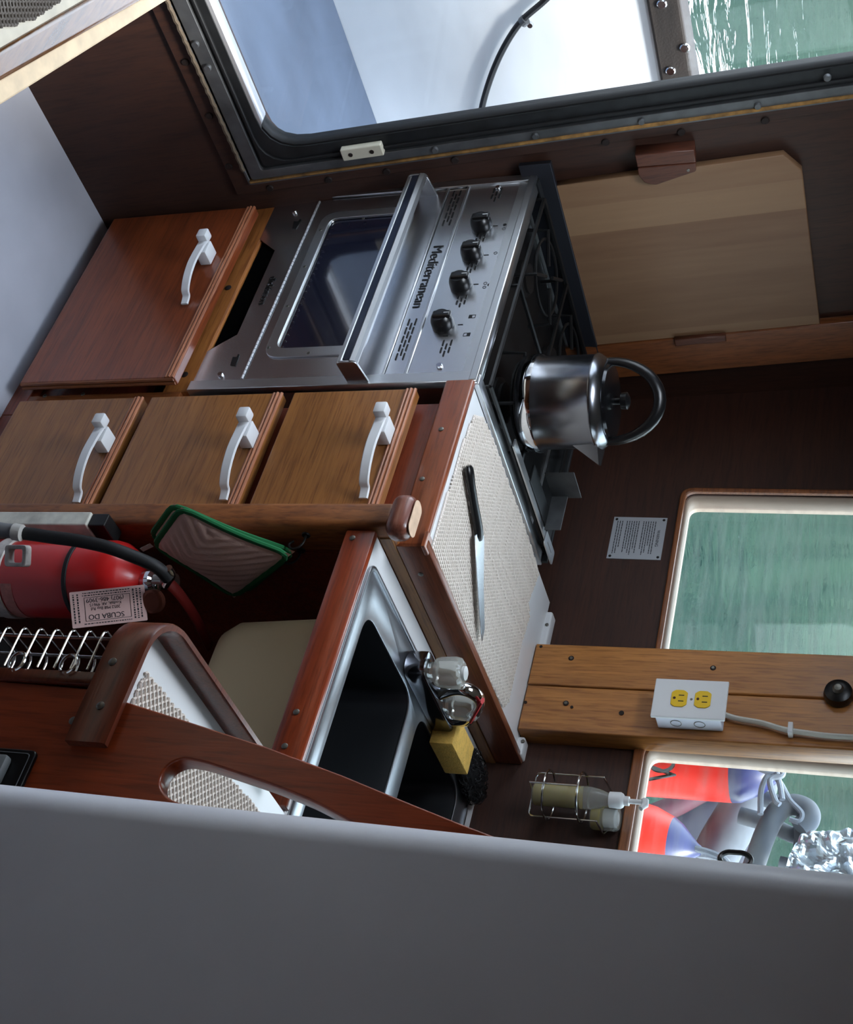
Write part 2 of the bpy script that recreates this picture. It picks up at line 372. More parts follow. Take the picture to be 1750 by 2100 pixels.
# corner post and window post
g0, g1 = lw(1230, 708, .02), lw(1230, 778, .02)
tag(link('trim_1', slab([[(g0[0], -.1), (g1[0], -.1), (g1[0], 1.0), (g0[0], 1.0)]], LO, LU, LV, 0, .022, .003), M_TRIMW), kind='structure')
PY = .556
post = thing('trim_2', (.21, PY, -.005), kind='structure')
link('plank', slab([[(.119, -.004), (.2065, -.004), (.2065, 1.0), (.119, 1.0)]], (0, PY, 0), UX, UZ, -.05, 0, .0025), M_POST, post)
link('plank', slab([[(.2085, -.004), (.300, -.004), (.304, 1.0), (.2085, 1.0)]], (0, PY, 0), UX, UZ, -.05, -.001, .0025), M_POST, post)
for q in [(1172, 1350), (1161, 1442), (1463, 1370)]:
    p = YO(*q, PY); screw(p, (0, -1, 0), .0052, post, M_PLUG, 'screw_recess'); screw(p + Vector((0, -.001, 0)), (0, -1, 0), .003, post)
for q, r in [((1275, 1462), .0045), ((1173, 1450), .0028), ((1078, 1440), .003), ((1110, 1326), .003)]:
    link('knot', lathe([(r, -.001), (r, .0006)], YO(*q, PY), A=(0, -1, 0), seg=12), M_PLUG, post)

# windows in the back wall: wooden rim, white jamb, glass
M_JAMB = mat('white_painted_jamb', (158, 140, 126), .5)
M_PANE = pane_mat('scratched_window_glass', (.93, .97, .95, 1), .05, .16)
for i, (wd, rim) in enumerate(((WA, .010), (WB, .018))):
    wn = thing('window_%d' % (i + 2), ((wd[0] + wd[1]) / 2, .61, wd[2]), kind='structure')
    x0, x1, v0, v1 = wd
    link('window_frame', slab([rrect(x0 - rim, x1 + rim, v0 - rim, v1 + rim, .026), rrect(x0, x1, v0, v1, .022)], BO, UX, BV, -.012, .009, .003), M_TRIMWX, wn)
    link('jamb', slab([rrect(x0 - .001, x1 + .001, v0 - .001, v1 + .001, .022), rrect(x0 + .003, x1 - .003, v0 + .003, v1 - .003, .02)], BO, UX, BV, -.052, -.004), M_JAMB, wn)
    link('pane', slab([rrect(x0 + .002, x1 - .002, v0 + .002, v1 - .002, .02)], BO, UX, BV, -.042, -.038), M_PANE, wn)

# big side window: wooden surround, ochre gasket, aluminium flange, rubber channel, pane
w1 = thing('window_1', (-.53, -.6, -.55), kind='structure')
def ring(a, b_, bl, al, n0, n1, m, name, r0=.03, r1=.02, bev=0):
    # a/b: outer/inner y at the right edge, bl/al: outer/inner v at the sill
    return link(name, slab([rrect(WH[0] - (a - WH[1]), a, bl, WH[3] + (a - WH[1]), r0), rrect(WH[0] - (b_ - WH[1]), b_, al, WH[3] + (b_ - WH[1]), r1)], LO, LU, LV, n0, n1, bev), m, w1)
ring(-.044, -.068, -.592, -.556, 0, .008, M_WALLL, 'surround', .004, .004, .002)
ring(-.067, -.071, -.556, -.552, 0, .013, M_ALU, 'outer_lip', .006, .006)
link('gasket', slab([[(-.0765, -.552), (-.0705, -.552), (-.0705, WH[3] + .05), (-.0765, WH[3] + .05)]], LO, LU, LV, 0, .016, .002), mat('ochre_gasket', (140, 104, 56), .85, var=.5, vscale=60), w1)
ring(-.076, -.094, -.547, -.520, 0, .012, M_ALU, 'flange', .006, .006, .001)
ring(-.094, -.128, -.520, -.492, -.03, .004, M_ALUD, 'channel', .01, .075, .001)
ring(-.100, -.106, -.514, -.508, 0, .010, M_RUB, 'rubber_seal', .012, .06, .002)
link('inner_edge', slab([[(WH[0] + .05, -.4935), (-.19, -.4935), (-.175, -.4905), (-.19, -.4850), (WH[0] + .05, -.4850)]], LO, LU, LV, -.03, .002), M_ALUB, w1)
ring(-.1265, -.131, -.4935, -.489, -.03, .0015, M_RUB, 'rubber_lip', .075, .075)
link('pane', slab([rrect(-1.16, -.12, -.5, .73, .07)], LO, LU, LV, -.026, -.022), pane_mat('clear_window_glass', (.97, .98, .98, 1), .04), w1)
for q in [(895, 298), (1100, 270), (1317, 240), (1555, 208), (1697, 150)]:
    u, v = lw(*q); screw(LO + LU * u + LV * v + LN * .012, LN, .0065, w1, M_ALU, 'bolt', .005)
for q in [(405, 82), (430, 130)]:
    u, v = lw(*q); screw(LO + LU * u + LV * v + LN * .012, LN, .0075, w1, M_ALU, 'bolt', .006)
for q in [(383, 122), (432, 232), (472, 336), (556, 380), (676, 363), (795, 346), (935, 322), (1243, 286), (1398, 265), (1570, 241)]:
    u, v = lw(*q); screw(LO + LU * u + LV * v + LN * .007, LN, .0075, w1, M_PLUG, 'plug', .004)
# rope-like cord tucked along the sill of the frame
pts = [LO + LU * y + LV * (-.553 + .0012 * math.sin(y * 300)) + LN * .016 for y in [-1.15 + k * .008 for k in range(132)]]
link('cord', tube(pts, .0042, 6), mat('weathered_rope', (96, 84, 70), .9, bump=.6, bscale=300), w1, True)
u0, v0 = lw(705, 307); u1, v1 = lw(790, 300)
ct = thing('window_catch', LO + LU * u0 + LV * v0, 'small cream plastic catch with two screw holes on the dark window frame', 'catch')
bmx = slab([rrect(min(u0, u1) - .012, min(u0, u1) + .012, v0, v1, .003)], LO, LU, LV, .005, .02, .002)
link('body', bmx, mat('cream_plastic', (205, 200, 180), .5), ct)
for q in [(725, 308), (768, 301)]:
    u, v = lw(*q); screw(LO + LU * (min(u0, u1) - .0) + LV * v + LN * .0205, LN, .0042, ct, M_PLUG, 'screw_hole', .001)

# =================================================================== OUTSIDE
M_DECK = mat('blue_grey_deck_paint', (96, 106, 122), .6, var=.22, vscale=9, vmap=(1, .5, 1))
tag(link('side_deck', bx(-1.199, -.62, -3.5, .95, -.66, -.60), M_DECK), 'blue grey painted side deck outside the big window', 'deck')
bk = thing('bulwark', (-1.22, 0, -.6), 'white fibreglass bulwark with faint stains beyond the blue grey deck', 'bulwark')
b = bx(-1.26, -1.2, -3.5, .95, -.7, .10, .01)
link('panel', b, mat('white_fibreglass', (236, 240, 242), .45, var=.1, vscale=3, vmap=(1, 1, 3)), bk)
link('cap_rail', bx(-1.275, -1.185, -3.5, .95, .098, .168, .006), mat('weathered_grey_timber', (48, 42, 38), .8, var=.5, vscale=22, vmap=(1, .15, 1), bump=.4), bk)
for q in [(1358, 8), (1376, 145), (1405, 98)]: screw(XO(*q, -1.184), (1, 0, 0), .011, bk, M_CHROME, 'screw', .004)
cpts = smooth_path([XO(*q, -1.185) for q in [(975, 330), (985, 240), (1003, 170), (1030, 105), (1066, 48), (1110, 8), (1150, -25), (1220, -50)]], 6)
tag(link('black_cable', tube(cpts, .0075, 8), M_RUB, None, True), 'black cable curving up the white bulwark outside', 'cable')
p = XO(1075, 43, -1.185)
cc = thing('cable_clip', p, 'small grey clip holding the black cable to the bulwark', 'clip')
link('band', lathe([(.012, -.006), (.012, .006)], p, A=(0, -.55, .8), seg=14), M_ALU, cc)
link('screw', lathe([(.008, 0), (.006, .006)], XO(1088, 50, -1.19), A=(1, 0, 0), seg=12), M_CHROME, cc)

def water_mat():
    m = bpy.data.materials.new('harbour_water'); m.use_nodes = True; n = m.node_tree; b = n.nodes['Principled BSDF']
    b.inputs['Base Color'].default_value = (.008, .020, .018, 1); b.inputs['Roughness'].default_value = .03; b.inputs['IOR'].default_value = 1.33
    t = n.nodes.new('ShaderNodeTexCoord'); mp = n.nodes.new('ShaderNodeMapping'); mp.inputs['Scale'].default_value = (1, 1, 1); mp.inputs['Rotation'].default_value = (0, 0, math.radians(35))
    n.links.new(t.outputs['Object'], mp.inputs[0])
    mp2 = n.nodes.new('ShaderNodeMapping'); mp2.inputs['Scale'].default_value = (1.2, 1.2, 1); n.links.new(mp.outputs[0], mp2.inputs[0])
    a = n.nodes.new('ShaderNodeTexNoise'); a.inputs['Scale'].default_value = .9; a.inputs['Detail'].default_value = 4; a.inputs['Distortion'].default_value = .6
    n.links.new(mp2.outputs[0], a.inputs['Vector'])
    bp = n.nodes.new('ShaderNodeBump'); bp.inputs['Strength'].default_value = 1.0; bp.inputs['Distance'].default_value = .024
    n.links.new(a.outputs[0], bp.inputs['Height']); n.links.new(bp.outputs[0], b.inputs['Normal'])
    return m
b = bmesh.new(); bmesh.ops.create_grid(b, x_segments=1, y_segments=1, size=260)
for v in b.verts: v.co.z = -1.3
tag(link('harbour_water', b, water_mat()), kind='structure')
# wooded hillside across the harbour, seen mirrored in the water
b = bmesh.new(); rnd = random.Random(3)
def spruce(bm, x, y, z, h, r):
    a = rnd.random() * 6.28
    top = bm.verts.new((x, y, z + h)); rg = [bm.verts.new((x + r * math.cos(a + k * 1.2566), y + r * math.sin(a + k * 1.2566), z)) for k in range(5)]
    for k in range(5): bm.faces.new((rg[k], rg[(k + 1) % 5], top))
    bm.faces.new(rg[::-1])
for k in range(2200):
    az = rnd.uniform(95, 175); row = rnd.random(); d = 90 + row * 60
    crest = 9.0 if az > 143 else 9.0 + (143 - az) * .55
    crest = min(crest, 21) + 1.6 * math.sin(az * 1.7) + 1.0 * math.sin(az * 4.3)
    hz = d * math.tan(math.radians(max(1.0, crest - 3.5))) * row
    spruce(b, CAM.x + d * math.cos(math.radians(az)), CAM.y + d * math.sin(math.radians(az)), -1.3 + hz, rnd.uniform(4.5, 9.5), rnd.uniform(2.4, 4.2))
tag(link('spruce_forest', b, mat('spruce_green', (54, 74, 60), .9, var=.5, vscale=.15), origin=(0, 0, -1.3)), 'dense spruce forest on the far shore mirrored in the harbour water', 'forest', kind='stuff')
b = bmesh.new(); cols = []
for row in range(4):
    rr = []
    for k in range(41):
        az = 90 + k * 2.2; crest = 9.0 if az > 143 else min(21, 9.0 + (143 - az) * .55)
        d = 92 + row * 20; hz = d * math.tan(math.radians(max(1.0, crest - 3.5))) * (row / 3) * .98
        rr.append(b.verts.new((CAM.x + d * math.cos(math.radians(az)), CAM.y + d * math.sin(math.radians(az)), -1.4 + hz)))
    cols.append(rr)
for A_, B_ in zip(cols, cols[1:]):
    for k in range(40): b.faces.new((A_[k], A_[k + 1], B_[k + 1], B_[k]))
tag(link('hillside', b, mat('hillside_green', (46, 64, 52), .9, var=.5, vscale=.1), origin=(0, 0, -1.4)), kind='structure')

# gear hanging outside the right-hand window
M_RED = mat('orange_red_vinyl', (236, 52, 40), .4); M_NAVY = mat('navy_vinyl', (44, 48, 96), .35); M_PIPE = mat('grey_galvanised_pipe', (92, 95, 103), .8, 0, var=.2, vscale=20)
M_ROPE = mat('white_rope', (136, 140, 150), .8, bump=.5, bscale=400)
OY = 1.4
f1 = thing('cylinder_fender', YO(1410, 1545, OY), 'upright red cylinder fender with black hand lettering beside the grey pipes', 'fender')
c = YO(1410, 1545, OY); cx = c.x; zt = YO(1500, 1550, OY).z; zb = zt - .42; R1 = .083
link('body', lathe([(.02, 0), (.06, .01), (R1 * .95, .04), (R1, .08), (R1, .42)], (cx, OY + .05, zb), seg=40), M_RED, f1, True)
link('end_cap', lathe([(R1, 0), (R1 * .98, .02), (R1 * .7, .07), (.025, .105), (.012, .115)], (cx, OY + .05, zt), seg=40), M_NAVY, f1, True)
for ch, q, s in (('V', (1364, 1588), .085), ('O', (1362, 1566), .085)):
    p = YO(*q, OY - .036); text('lettering', ch, p, (-.94, .34, 0), -UZ, s, M_BLACK, f1, .004)
f2 = thing('ball_fender', YO(1330, 1720, 1.25), 'orange teardrop fender with a navy blue neck at the lower window corner', 'fender')
c0 = YO(1290, 1722, 1.25); ax = (YO(1440, 1745, 1.25) - c0).normalized()
link('body', lathe([(.004, -.10), (.06, -.085), (.083, -.04), (.086, 0), (.078, .045), (.062, .085)], c0 + ax * .01, A=ax, seg=40), M_RED, f2, True)
link('neck', lathe([(.062, .0), (.050, .018), (.030, .038), (.014, .055), (.010, .062)], c0 + ax * .095, A=ax, seg=40), M_NAVY, f2, True)
pp = smooth_path([YO(*q, 1.24) for q in [(1385, 1720), (1420, 1738), (1455, 1748), (1485, 1762), (1505, 1790)]], 6)
tag(link('fender_lanyard', tube(pp, .0075, 8), M_ROPE, None, True), 'pale rope tied to the navy neck of the teardrop fender', 'rope')
pp = smooth_path([YO(*q, 1.26) for q in [(1395, 1732), (1425, 1752), (1460, 1758), (1495, 1768)]], 6)
link('strand', tube(pp, .006, 8), M_ROPE, bpy.data.objects['fender_lanyard'], True)
# inflatable dinghy and its frame
dg_ = thing('inflatable_dinghy', YO(1450, 1700, 1.9), 'pale grey inflatable dinghy with a dark red rubbing strake behind the pipes', 'dinghy')
P = [YO(*q, 1.95) for q in [(1300, 1700), (1400, 1640), (1490, 1600), (1560, 1600), (1560, 1700), (1500, 1850), (1300, 1850)]]
link('hull', slab([[(p.x, p.z) for p in P]], (0, 1.95, 0), UX, UZ, -.2, 0, .02), mat('grey_hypalon', (86, 86, 98), .7, var=.1, vscale=6), dg_)
pp = smooth_path([YO(*q, 1.92) for q in [(1290, 1690), (1380, 1655), (1450, 1618), (1520, 1590)]], 6)
link('strake', tube(pp, .03, 10), mat('dark_red_strake', (84, 46, 58), .7), dg_, True)
ld = thing('boarding_ladder', YO(1500, 1760, OY), 'grey tubular boarding ladder hanging outside the right-hand window', 'ladder')
def pipe(px, y, r, name='rail', mtl=None, par=None):
    return link(name, tube(smooth_path([YO(a, b_, y) for a, b_ in px], 8), r, 18), mtl or M_PIPE, par or ld, True)
pipe([(1500, 1572 + 28), (1545, 1602), (1543, 1625), (1510, 1680), (1475, 1740), (1440, 1820)], 1.62, .055)
pipe([(1640, 1700), (1660, 1680), (1655, 1660), (1625, 1650), (1595, 1665), (1570, 1710), (1545, 1780), (1530, 1820)], 1.38, .024)
pipe([(1648, 1690), (1650, 1720), (1645, 1755)], 1.42, .022)
pipe([(1560, 1635), (1600, 1648), (1640, 1660)], 1.5, .019, 'rung')
pipe([(1518, 1672), (1555, 1682), (1590, 1690)], 1.46, .020, 'rung')
pipe([(1590, 1695), (1625, 1712), (1665, 1722)], 1.44, .018, 'rung')
pipe([(1600, 1768), (1640, 1778)], 1.44, .014, 'rung')
for i, px in enumerate([[(1572, 1572), (1600, 1605), (1620, 1640), (1645, 1668), (1640, 1685), (1620, 1680)], [(1560, 1670), (1562, 1620), (1575, 1590), (1590, 1580), (1600, 1610), (1605, 1640)], [(1545, 1570), (1575, 1582), (1600, 1572), (1605, 1590), (1580, 1600), (1590, 1640), (1600, 1650)]]):
    o = link('mooring_rope', tube(smooth_path([YO(a, b_, 1.36 - .02 * i) for a, b_ in px], 8), .0065, 8), M_ROPE, None, True)
    tag(o, ['pale rope looped over the end of the bent grey pipe', 'pale rope running down beside the thick grey pipe', 'pale rope knotted at the neck of the red fender'][i], 'rope')
# silver cover
b = bmesh.new(); G = 26
pc = [YO(1648, 1700, 1.3), YO(1790, 1690, 1.3), YO(1790, 1830, 1.3), YO(1600, 1800, 1.3)]
from mathutils import noise
vs = [[None] * (G + 1) for _ in range(G + 1)]
for i in range(G + 1):
    for j in range(G + 1):
        s, t = i / G, j / G
        p = pc[0] * (1 - s) * (1 - t) + pc[1] * s * (1 - t) + pc[2] * s * t + pc[3] * (1 - s) * t
        d = noise.noise(p * 16) * .05 + abs(noise.noise(p * 38 + Vector((3, 1, 2)))) * .03
        vs[i][j] = b.verts.new(p + Vector((noise.noise(p * 22) * .012, -d, noise.noise(p * 19 + Vector((5, 5, 5))) * .015)))
for i in range(G):
    for j in range(G): b.faces.new((vs[i][j], vs[i + 1][j], vs[i + 1][j + 1], vs[i][j + 1]))
geo = bmesh.ops.extrude_face_region(b, geom=list(b.faces))
for v in [g for g in geo['geom'] if isinstance(g, bmesh.types.BMVert)]: v.co.y += .08
tag(link('silver_cover', b, mat('crinkled_silver_foil', (206, 212, 220), .28, .85)), 'crumpled silver tarpaulin bundle at the far corner of the right window', 'tarpaulin')
p = bw(1515, 1775, .02)
lt = BO + UX * p[0] + BV * p[1]
pts = [lt + Vector((.016 * math.cos(a) * .8, 0, .018 * math.sin(a) + (.004 if math.sin(a) > 0 else -.01))) for a in [2 * math.pi * k / 24 for k in range(24)]]
lh = thing('ring_pull', lt, 'small black ring pull standing at the bottom of the right window', 'latch')
link('ring', tube(pts, .0045, 8, True), M_BLACK, lh, True)

# =================================================================== STOVE
st = thing('gas_stove', (-.265, .22, -.53), 'stainless gas cooker with oven, four black knobs and a lettered front panel', 'stove')
F = (0, 0, 0)
def sl(loops, n0, n1, m, name, par=st, bev=0.0, y=0.0):  # plate on the front: n0..n1 towards the camera
    return link(name, slab(loops, (0, y, 0), UX, UZ, n0, n1, bev), m, par)
R4 = lambda x0, x1, z0, z1: [(x0, z0), (x1, z0), (x1, z1), (x0, z1)]
# outer box sheet metal
b = bmesh.new()
bx(-.53, -.525, 0, .47, -.53, -.002, bm=b); bx(-.005, 0, 0, .47, -.53, -.002, bm=b)
bx(-.525, -.005, .465, .47, -.53, -.002, bm=b); bx(-.525, -.005, .01, .465, -.53, -.525, bm=b)
link('casing', b, M_SS, st)
sl([[(-.531, -.53), (-.513, -.53), (-.513, -.012), (-.531, 0)]], -.01, .006, M_SS, 'side_flange', bev=.001)
sl([[(-.021, -.531), (.001, -.531), (.001, 0), (-.021, -.012)]], -.01, .006, M_SS, 'side_flange', bev=.001)
sl([[(-.53, -.014), (0, -.014), (0, .0), (-.53, .0)]], -.02, .007, M_SS, 'top_lip', bev=.002)
# bottom panel with cut-out
tr = lambda q: ((lambda p: (p.x, p.z))(YO(*q, 0)))
cut = [tr(q) for q in [(542, 490), (564, 513), (487, 686), (456, 703), (432, 720)]]
bp = [(-.512, -.53), (cut[0][0], -.53)] + cut[1:4] + [(cut[4][0], -.53), (-.022, -.53), (-.022, -.437), (-.512, -.437)]
P_SLOT = [[tr(q) for q in pl] for pl in ([(600, 470), (603, 455), (612, 455), (616, 450), (619, 452), (613, 461), (608, 470)], [(473, 750), (478, 733), (486, 733), (489, 727), (492, 728), (488, 740), (483, 752)])]
sl([bp], -.004, .0, M_SSV, 'kick_panel')
for pl in P_SLOT: sl([pl], 0, .0014, M_BLACKM, 'slot')
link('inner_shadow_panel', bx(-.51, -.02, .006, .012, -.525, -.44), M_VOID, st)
# hinge
b = bmesh.new()
for k in range(46): lathe([(.0024, 0), (.0024, .0092)], (-.508 + k * .0105, -.001, -.434), 'X', 8, bm=b)
link('piano_hinge', b, M_ALUB, st)
# oven door
dr = sl([R4(-.510, -.024, -.430, -.170), rrect(-.450, -.085, -.392, -.235, .022)], -.006, .0015, M_SSV, 'oven_door', bev=.001)
wf = sl([rrect(-.468, -.073, -.411, -.222, .034), rrect(-.448, -.096, -.392, -.245, .02)], .0015, .0045, M_SS, 'window_frame', dr, .0008)
M_OVG = mat('dark_oven_glass', (26, 28, 44), .06, 0, 1.0, spec=1.0)
sl([rrect(-.455, -.09, -.396, -.23, .02)], -.004, -.001, M_OVG, 'window_glass', dr)
b = bmesh.new()
for k in range(22): bx(-.44 + k * .016, -.438 + k * .016, -.0008, -.0004, -.385, -.380, bm=b)
bx(-.447, -.097, -.0009, -.0002, -.392, -.388, bm=b)
link('rack_edge', b, M_WIRE, dr)
for q in [(658, 472), (625, 547), (590, 628), (551, 713), (745, 448), (633, 724), (712, 722)]:
    p = YO(*q, -.0046); screw(p, (0, -1, 0), .0032, dr, M_SCREW, 'rivet', .0006)
# handle bar
hb = [(-.50, -.194), (-.50, -.233), (.006, -.233), (.006, -.194)]
b = bmesh.new()
hx0, hx1 = -.497, -.006
prof = [(-.046, -.196), (-.052, -.199), (-.054, -.207), (-.050, -.213), (-.047, -.219), (-.050, -.226), (-.050, -.232), (-.044, -.234), (-.040, -.228), (-.039, -.205), (-.042, -.197)]
r0 = [b.verts.new((hx0, y, z)) for y, z in prof]; r1 = [b.verts.new((hx1, y, z)) for y, z in prof]
for k in range(len(prof)): b.faces.new((r0[k], r0[(k + 1) % len(prof)], r1[(k + 1) % len(prof)], r1[k]))
b.faces.new(r0[::-1]); b.faces.new(r1)
link('handle', b, M_SS, dr)
for x in (-.497, -.006):
    bq = slab([rpoly([(-.052, -.233), (-.052, -.197), (0, -.188), (0, -.226)], [.008, .008, 0, 0])], (x, 0, 0), UY, UZ, -.0025, .0025, .001)
    link('handle_bracket', bq, M_SS, dr)
bq = bx(hx0 + .004, hx1 - .004, -.0525, -.0515, -.222, -.205); link('handle_inlay', bq, mat('dark_handle_inlay', (44, 48, 62), .2, .5), dr)
# brand strip
sl([R4(-.510, -.024, -.167, -.132)], -.004, .001, M_SSV, 'name_strip', bev=.0006)
sl([R4(-.512, -.022, -.172, -.168)], -.004, .004, M_SS, 'bead', bev=.001)
sl([R4(-.512, -.022, -.132, -.127)], -.004, .004, M_SS, 'bead', bev=.001)
def tp(q, y=0): return YO(q[0], q[1], y)
c0, c1 = YO(910, 503, 0), YO(858, 634, 0)
text('lettering', 'Mediterranean', ((c0.x + c1.x) / 2, -.0016, -.1505), UX, UZ, .0285, M_BLACK, st, .0012, sx=.98)
zt_ = (YO(562, 568, 0) + YO(535, 626, 0)) / 2
text('lettering', 'dickinson', (zt_.x, -.0012, zt_.z), UX, UZ, .020, M_BLACK, st, .0012, font_shear=-.2, sx=1.0)
def slots(x0, x1, zc, rows, L=.0165, gap=.0045, h=.0030, dz=.0064, y=-.001, ends=True):
    b = bmesh.new(); n = int((x1 - x0) / (L + gap))
    for r in range(rows):
        off = (L + gap) * .5 * (r % 2); zz = zc + (r - (rows - 1) / 2) * dz
        for k in range(n - 1 if r == 1 and rows == 3 and n > 3 else n):
            xx = x0 + (off if r % 2 else (L + gap) * .5 if False else 0) + k * (L + gap)
            if xx + L > x1 + .002: continue
            merge(b, slab([rrect(xx, xx + L, zz - h / 2, zz + h / 2, h * .45, 2)], (0, y, 0), UX, UZ, 0, .0008))
    return b
link('vent_slots', slots(-.505, -.385, -.150, 3), M_BLACKM, st)
link('vent_slots', slots(-.158, -.035, -.150, 3), M_BLACKM, st)
# control panel
sl([R4(-.512, -.022, -.127, -.030)], -.004, .001, M_SSV, 'control_panel', bev=.0006)
link('top_bevel', slab([[(-.512, 0), (-.022, 0), (-.022, .0185), (-.512, .0185)]], (0, -.001, -.0305), UX, Vector((0, -.0005, 1)), -.003, .001), M_SS, st)
for q in [(1017, 405), (985, 492), (968, 550), (946, 620), (913, 720)]:
    p = YO(*q, 0); n = 3 if q[1] in (405, 720) else 2
    w_ = .05 if n == 3 else .034
    link('vent_slots', slots(p.x - w_ / 2, p.x + w_ / 2, p.z, 3, .0135 if n == 3 else .010, .0035, .0032, .0070), M_BLACKM, st)
for q in [(1022, 387), (902, 752)]:
    screw(YO(*q, -.001), (0, -1, 0), .0055, st, M_CHROME, 'screw', .005)
for q in [(453, 770), (605, 436)]:
    screw(YO(*q, -.0), (0, -1, 0), .0055, st, M_CHROME, 'screw', .005)
for q in [(985, 452), (965, 510), (942, 573), (905, 653)]:
    p = YO(*q, -.016); o = Vector((p.x, 0, p.z))
    kb = bmesh.new()
    pr = [(.0190, 0), (.0198, .003), (.0192, .014), (.0165, .022), (.0140, .025)]
    rings = []
    for r, h in pr:
        rings.append([kb.verts.new(o + Vector((r * math.cos(2 * math.pi * k / 24) * (1.0 if h < .01 else (1 - .0)), -h, (r + (.004 if k in (11, 12, 13) and False else 0)) * math.sin(2 * math.pi * k / 24)))) for k in range(24)])
    for A_, B_ in zip(rings, rings[1:]):
        for k in range(24): kb.faces.new((A_[k], A_[(k + 1) % 24], B_[(k + 1) % 24], B_[k]))
    kb.faces.new(rings[-1]); kb.faces.new(rings[0][::-1])
    kn = link('control_knob', kb, M_BLACK, st, True)
    link('grip', bx(o.x - .0075, o.x + .0075, -.029, -.020, o.z - .013, o.z + .0195, .003), M_BLACK, kn)
    link('pointer', bx(o.x - .0006, o.x + .0006, -.0296, -.0285, o.z + .008, o.z + .017), M_WHITEP, kn)
for q in [(1017, 464), (998, 524), (977, 584), (945, 667), (915, 690)]:
    p = YO(*q, 0); link('dial_mark', bx(p.x - .0008, p.x + .0008, -.0016, -.001, p.z - .0045, p.z + .0045), M_BLACKM, st)
def dots(c, k):
    P = [(1036, 462), (1034, 470), (1044, 465)] if k == 0 else [(1024, 528), (1017, 520), (1028, 523)] if k == 1 else [(1004, 585), (994, 590), (996, 582)]
    for i, q in enumerate(P):
        p = YO(*q, 0)
        lp = [circ(p.x, p.z, .0034, 14)] + ([] if i == 0 else [circ(p.x, p.z, .0024, 14)])
        sl(lp, .001, .0014, M_BLACKM, 'burner_symbol')
for k in range(3): dots(None, k)
for q, s in (((969, 650), 0), ((958, 687), 1)):
    p = YO(*q, 0)
    sl([R4(p.x - .004, p.x + .004, p.z - .006, p.z + .006), R4(p.x - .0032, p.x + .0032, p.z - .0052, p.z + .0052)], .001, .0014, M_BLACKM, 'oven_symbol')
    sl([R4(p.x - .004, p.x + .004, p.z - .006, p.z) if s == 0 else R4(p.x - .004, p.x + .004, p.z, p.z + .006)], .001, .0014, M_BLACKM, 'oven_symbol')
# cooktop well, guard, burners, grates
link('cooktop', bx(-.522, -.008, .012, .464, -.04, -.036), M_BLACKM, st)
sl([[(-.512, -.04), (-.022, -.04), (-.022, -.005), (-.512, -.005)]], -.02, -.014, M_BLACKM, 'well_front')
link('side_guard', bx(-.534, -.524, -.03, .455, -.03, .030, .001), mat('dull_steel_guard', (70, 72, 80), .5, .9), st)
link('side_guard_lip', bx(-.5245, -.506, 0, .455, .0, .003), M_ALUD, st)
link('back_guard', bx(-.53, 0, .462, .47, -.03, .014, .001), M_ALUD, st)
b = bmesh.new(); bx(-.018, .004, .0, .47, -.006, .003, .0012, bm=b); link('top_trim', b, M_SS, st)
for (bxx, byy, br) in ((-.40, .13, .035), (-.40, .34, .03), (-.125, .175, .045)):
    p0 = Vector((bxx, byy, -.036))
    link('burner', lathe([(br, 0), (br, .008), (br * .8, .011), (br * .8, .016), (br * .5, .018), (.001, .019)], p0, seg=28), mat('burner_cast', (40, 38, 38), .5, .6), st, True)
    g = bmesh.new()
    for k in range(4):
        a = math.pi / 4 + k * math.pi / 2; d = Vector((math.cos(a), math.sin(a), 0))
        tube([p0 + d * .02 + UZ * .052, p0 + d * .085 + UZ * .052, p0 + d * .088 + UZ * .01], .0035, 6, bm=g)
    tube([p0 + Vector((.07 * math.cos(t * .2618), .07 * math.sin(t * .2618), .047)) for t in range(24)], .003, 6, True, bm=g)
    link('grate', g, M_BLACKM, st, True)
g = bmesh.new()
for y in (.03, .235, .44): tube([(-.5, y, .010), (-.02, y, .010)], .004, 6, bm=g)
for x in (-.50, -.265, -.02): tube([(x, .03, .010), (x, .44, .010)], .004, 6, bm=g)
for x, y in ((-.5, .03), (-.02, .03), (-.5, .44), (-.02, .44), (-.265, .03), (-.265, .44)): tube([(x, y, .010), (x, y, -.036)], .003, 6, bm=g)
link('grate_frame', g, M_BLACKM, st, True)
# pot clamps
pr_ = thing('pot_clamp', (-.03, .32, .004), 'slotted stainless pot clamp bar lying along the right side of the cooktop', 'pot clamp')
def zq(L, z, n0, n1, m, name, par, bev=.0006):
    P = [ZO(a, b_, z) for a, b_ in L]; return link(name, slab([[(p.x, p.y) for p in P]], (0, 0, z), UX, UY, n0, n1, bev), m, par)
link('bar', bx(-.034, -.016, .17, .455, .0145, .0175), M_SS, pr_)
link('end_strap', slab([rrect(-.018, .012, .395, .46, .006), rrect(-.005, -.001, .41, .445, .0015)], (0, 0, .024), UX, UY, 0, .002), M_SS, pr_)
b = bmesh.new(); bx(-.10, -.098, .33, .40, .02, .075, .0006, bm=b); bx(-.10, -.02, .395, .398, .02, .05, .0006, bm=b)
link('upright_plate', b, M_ALU, pr_)
link('bracket', bx(-.07, -.03, .275, .44, .016, .020, .001), M_ALUD, pr_)

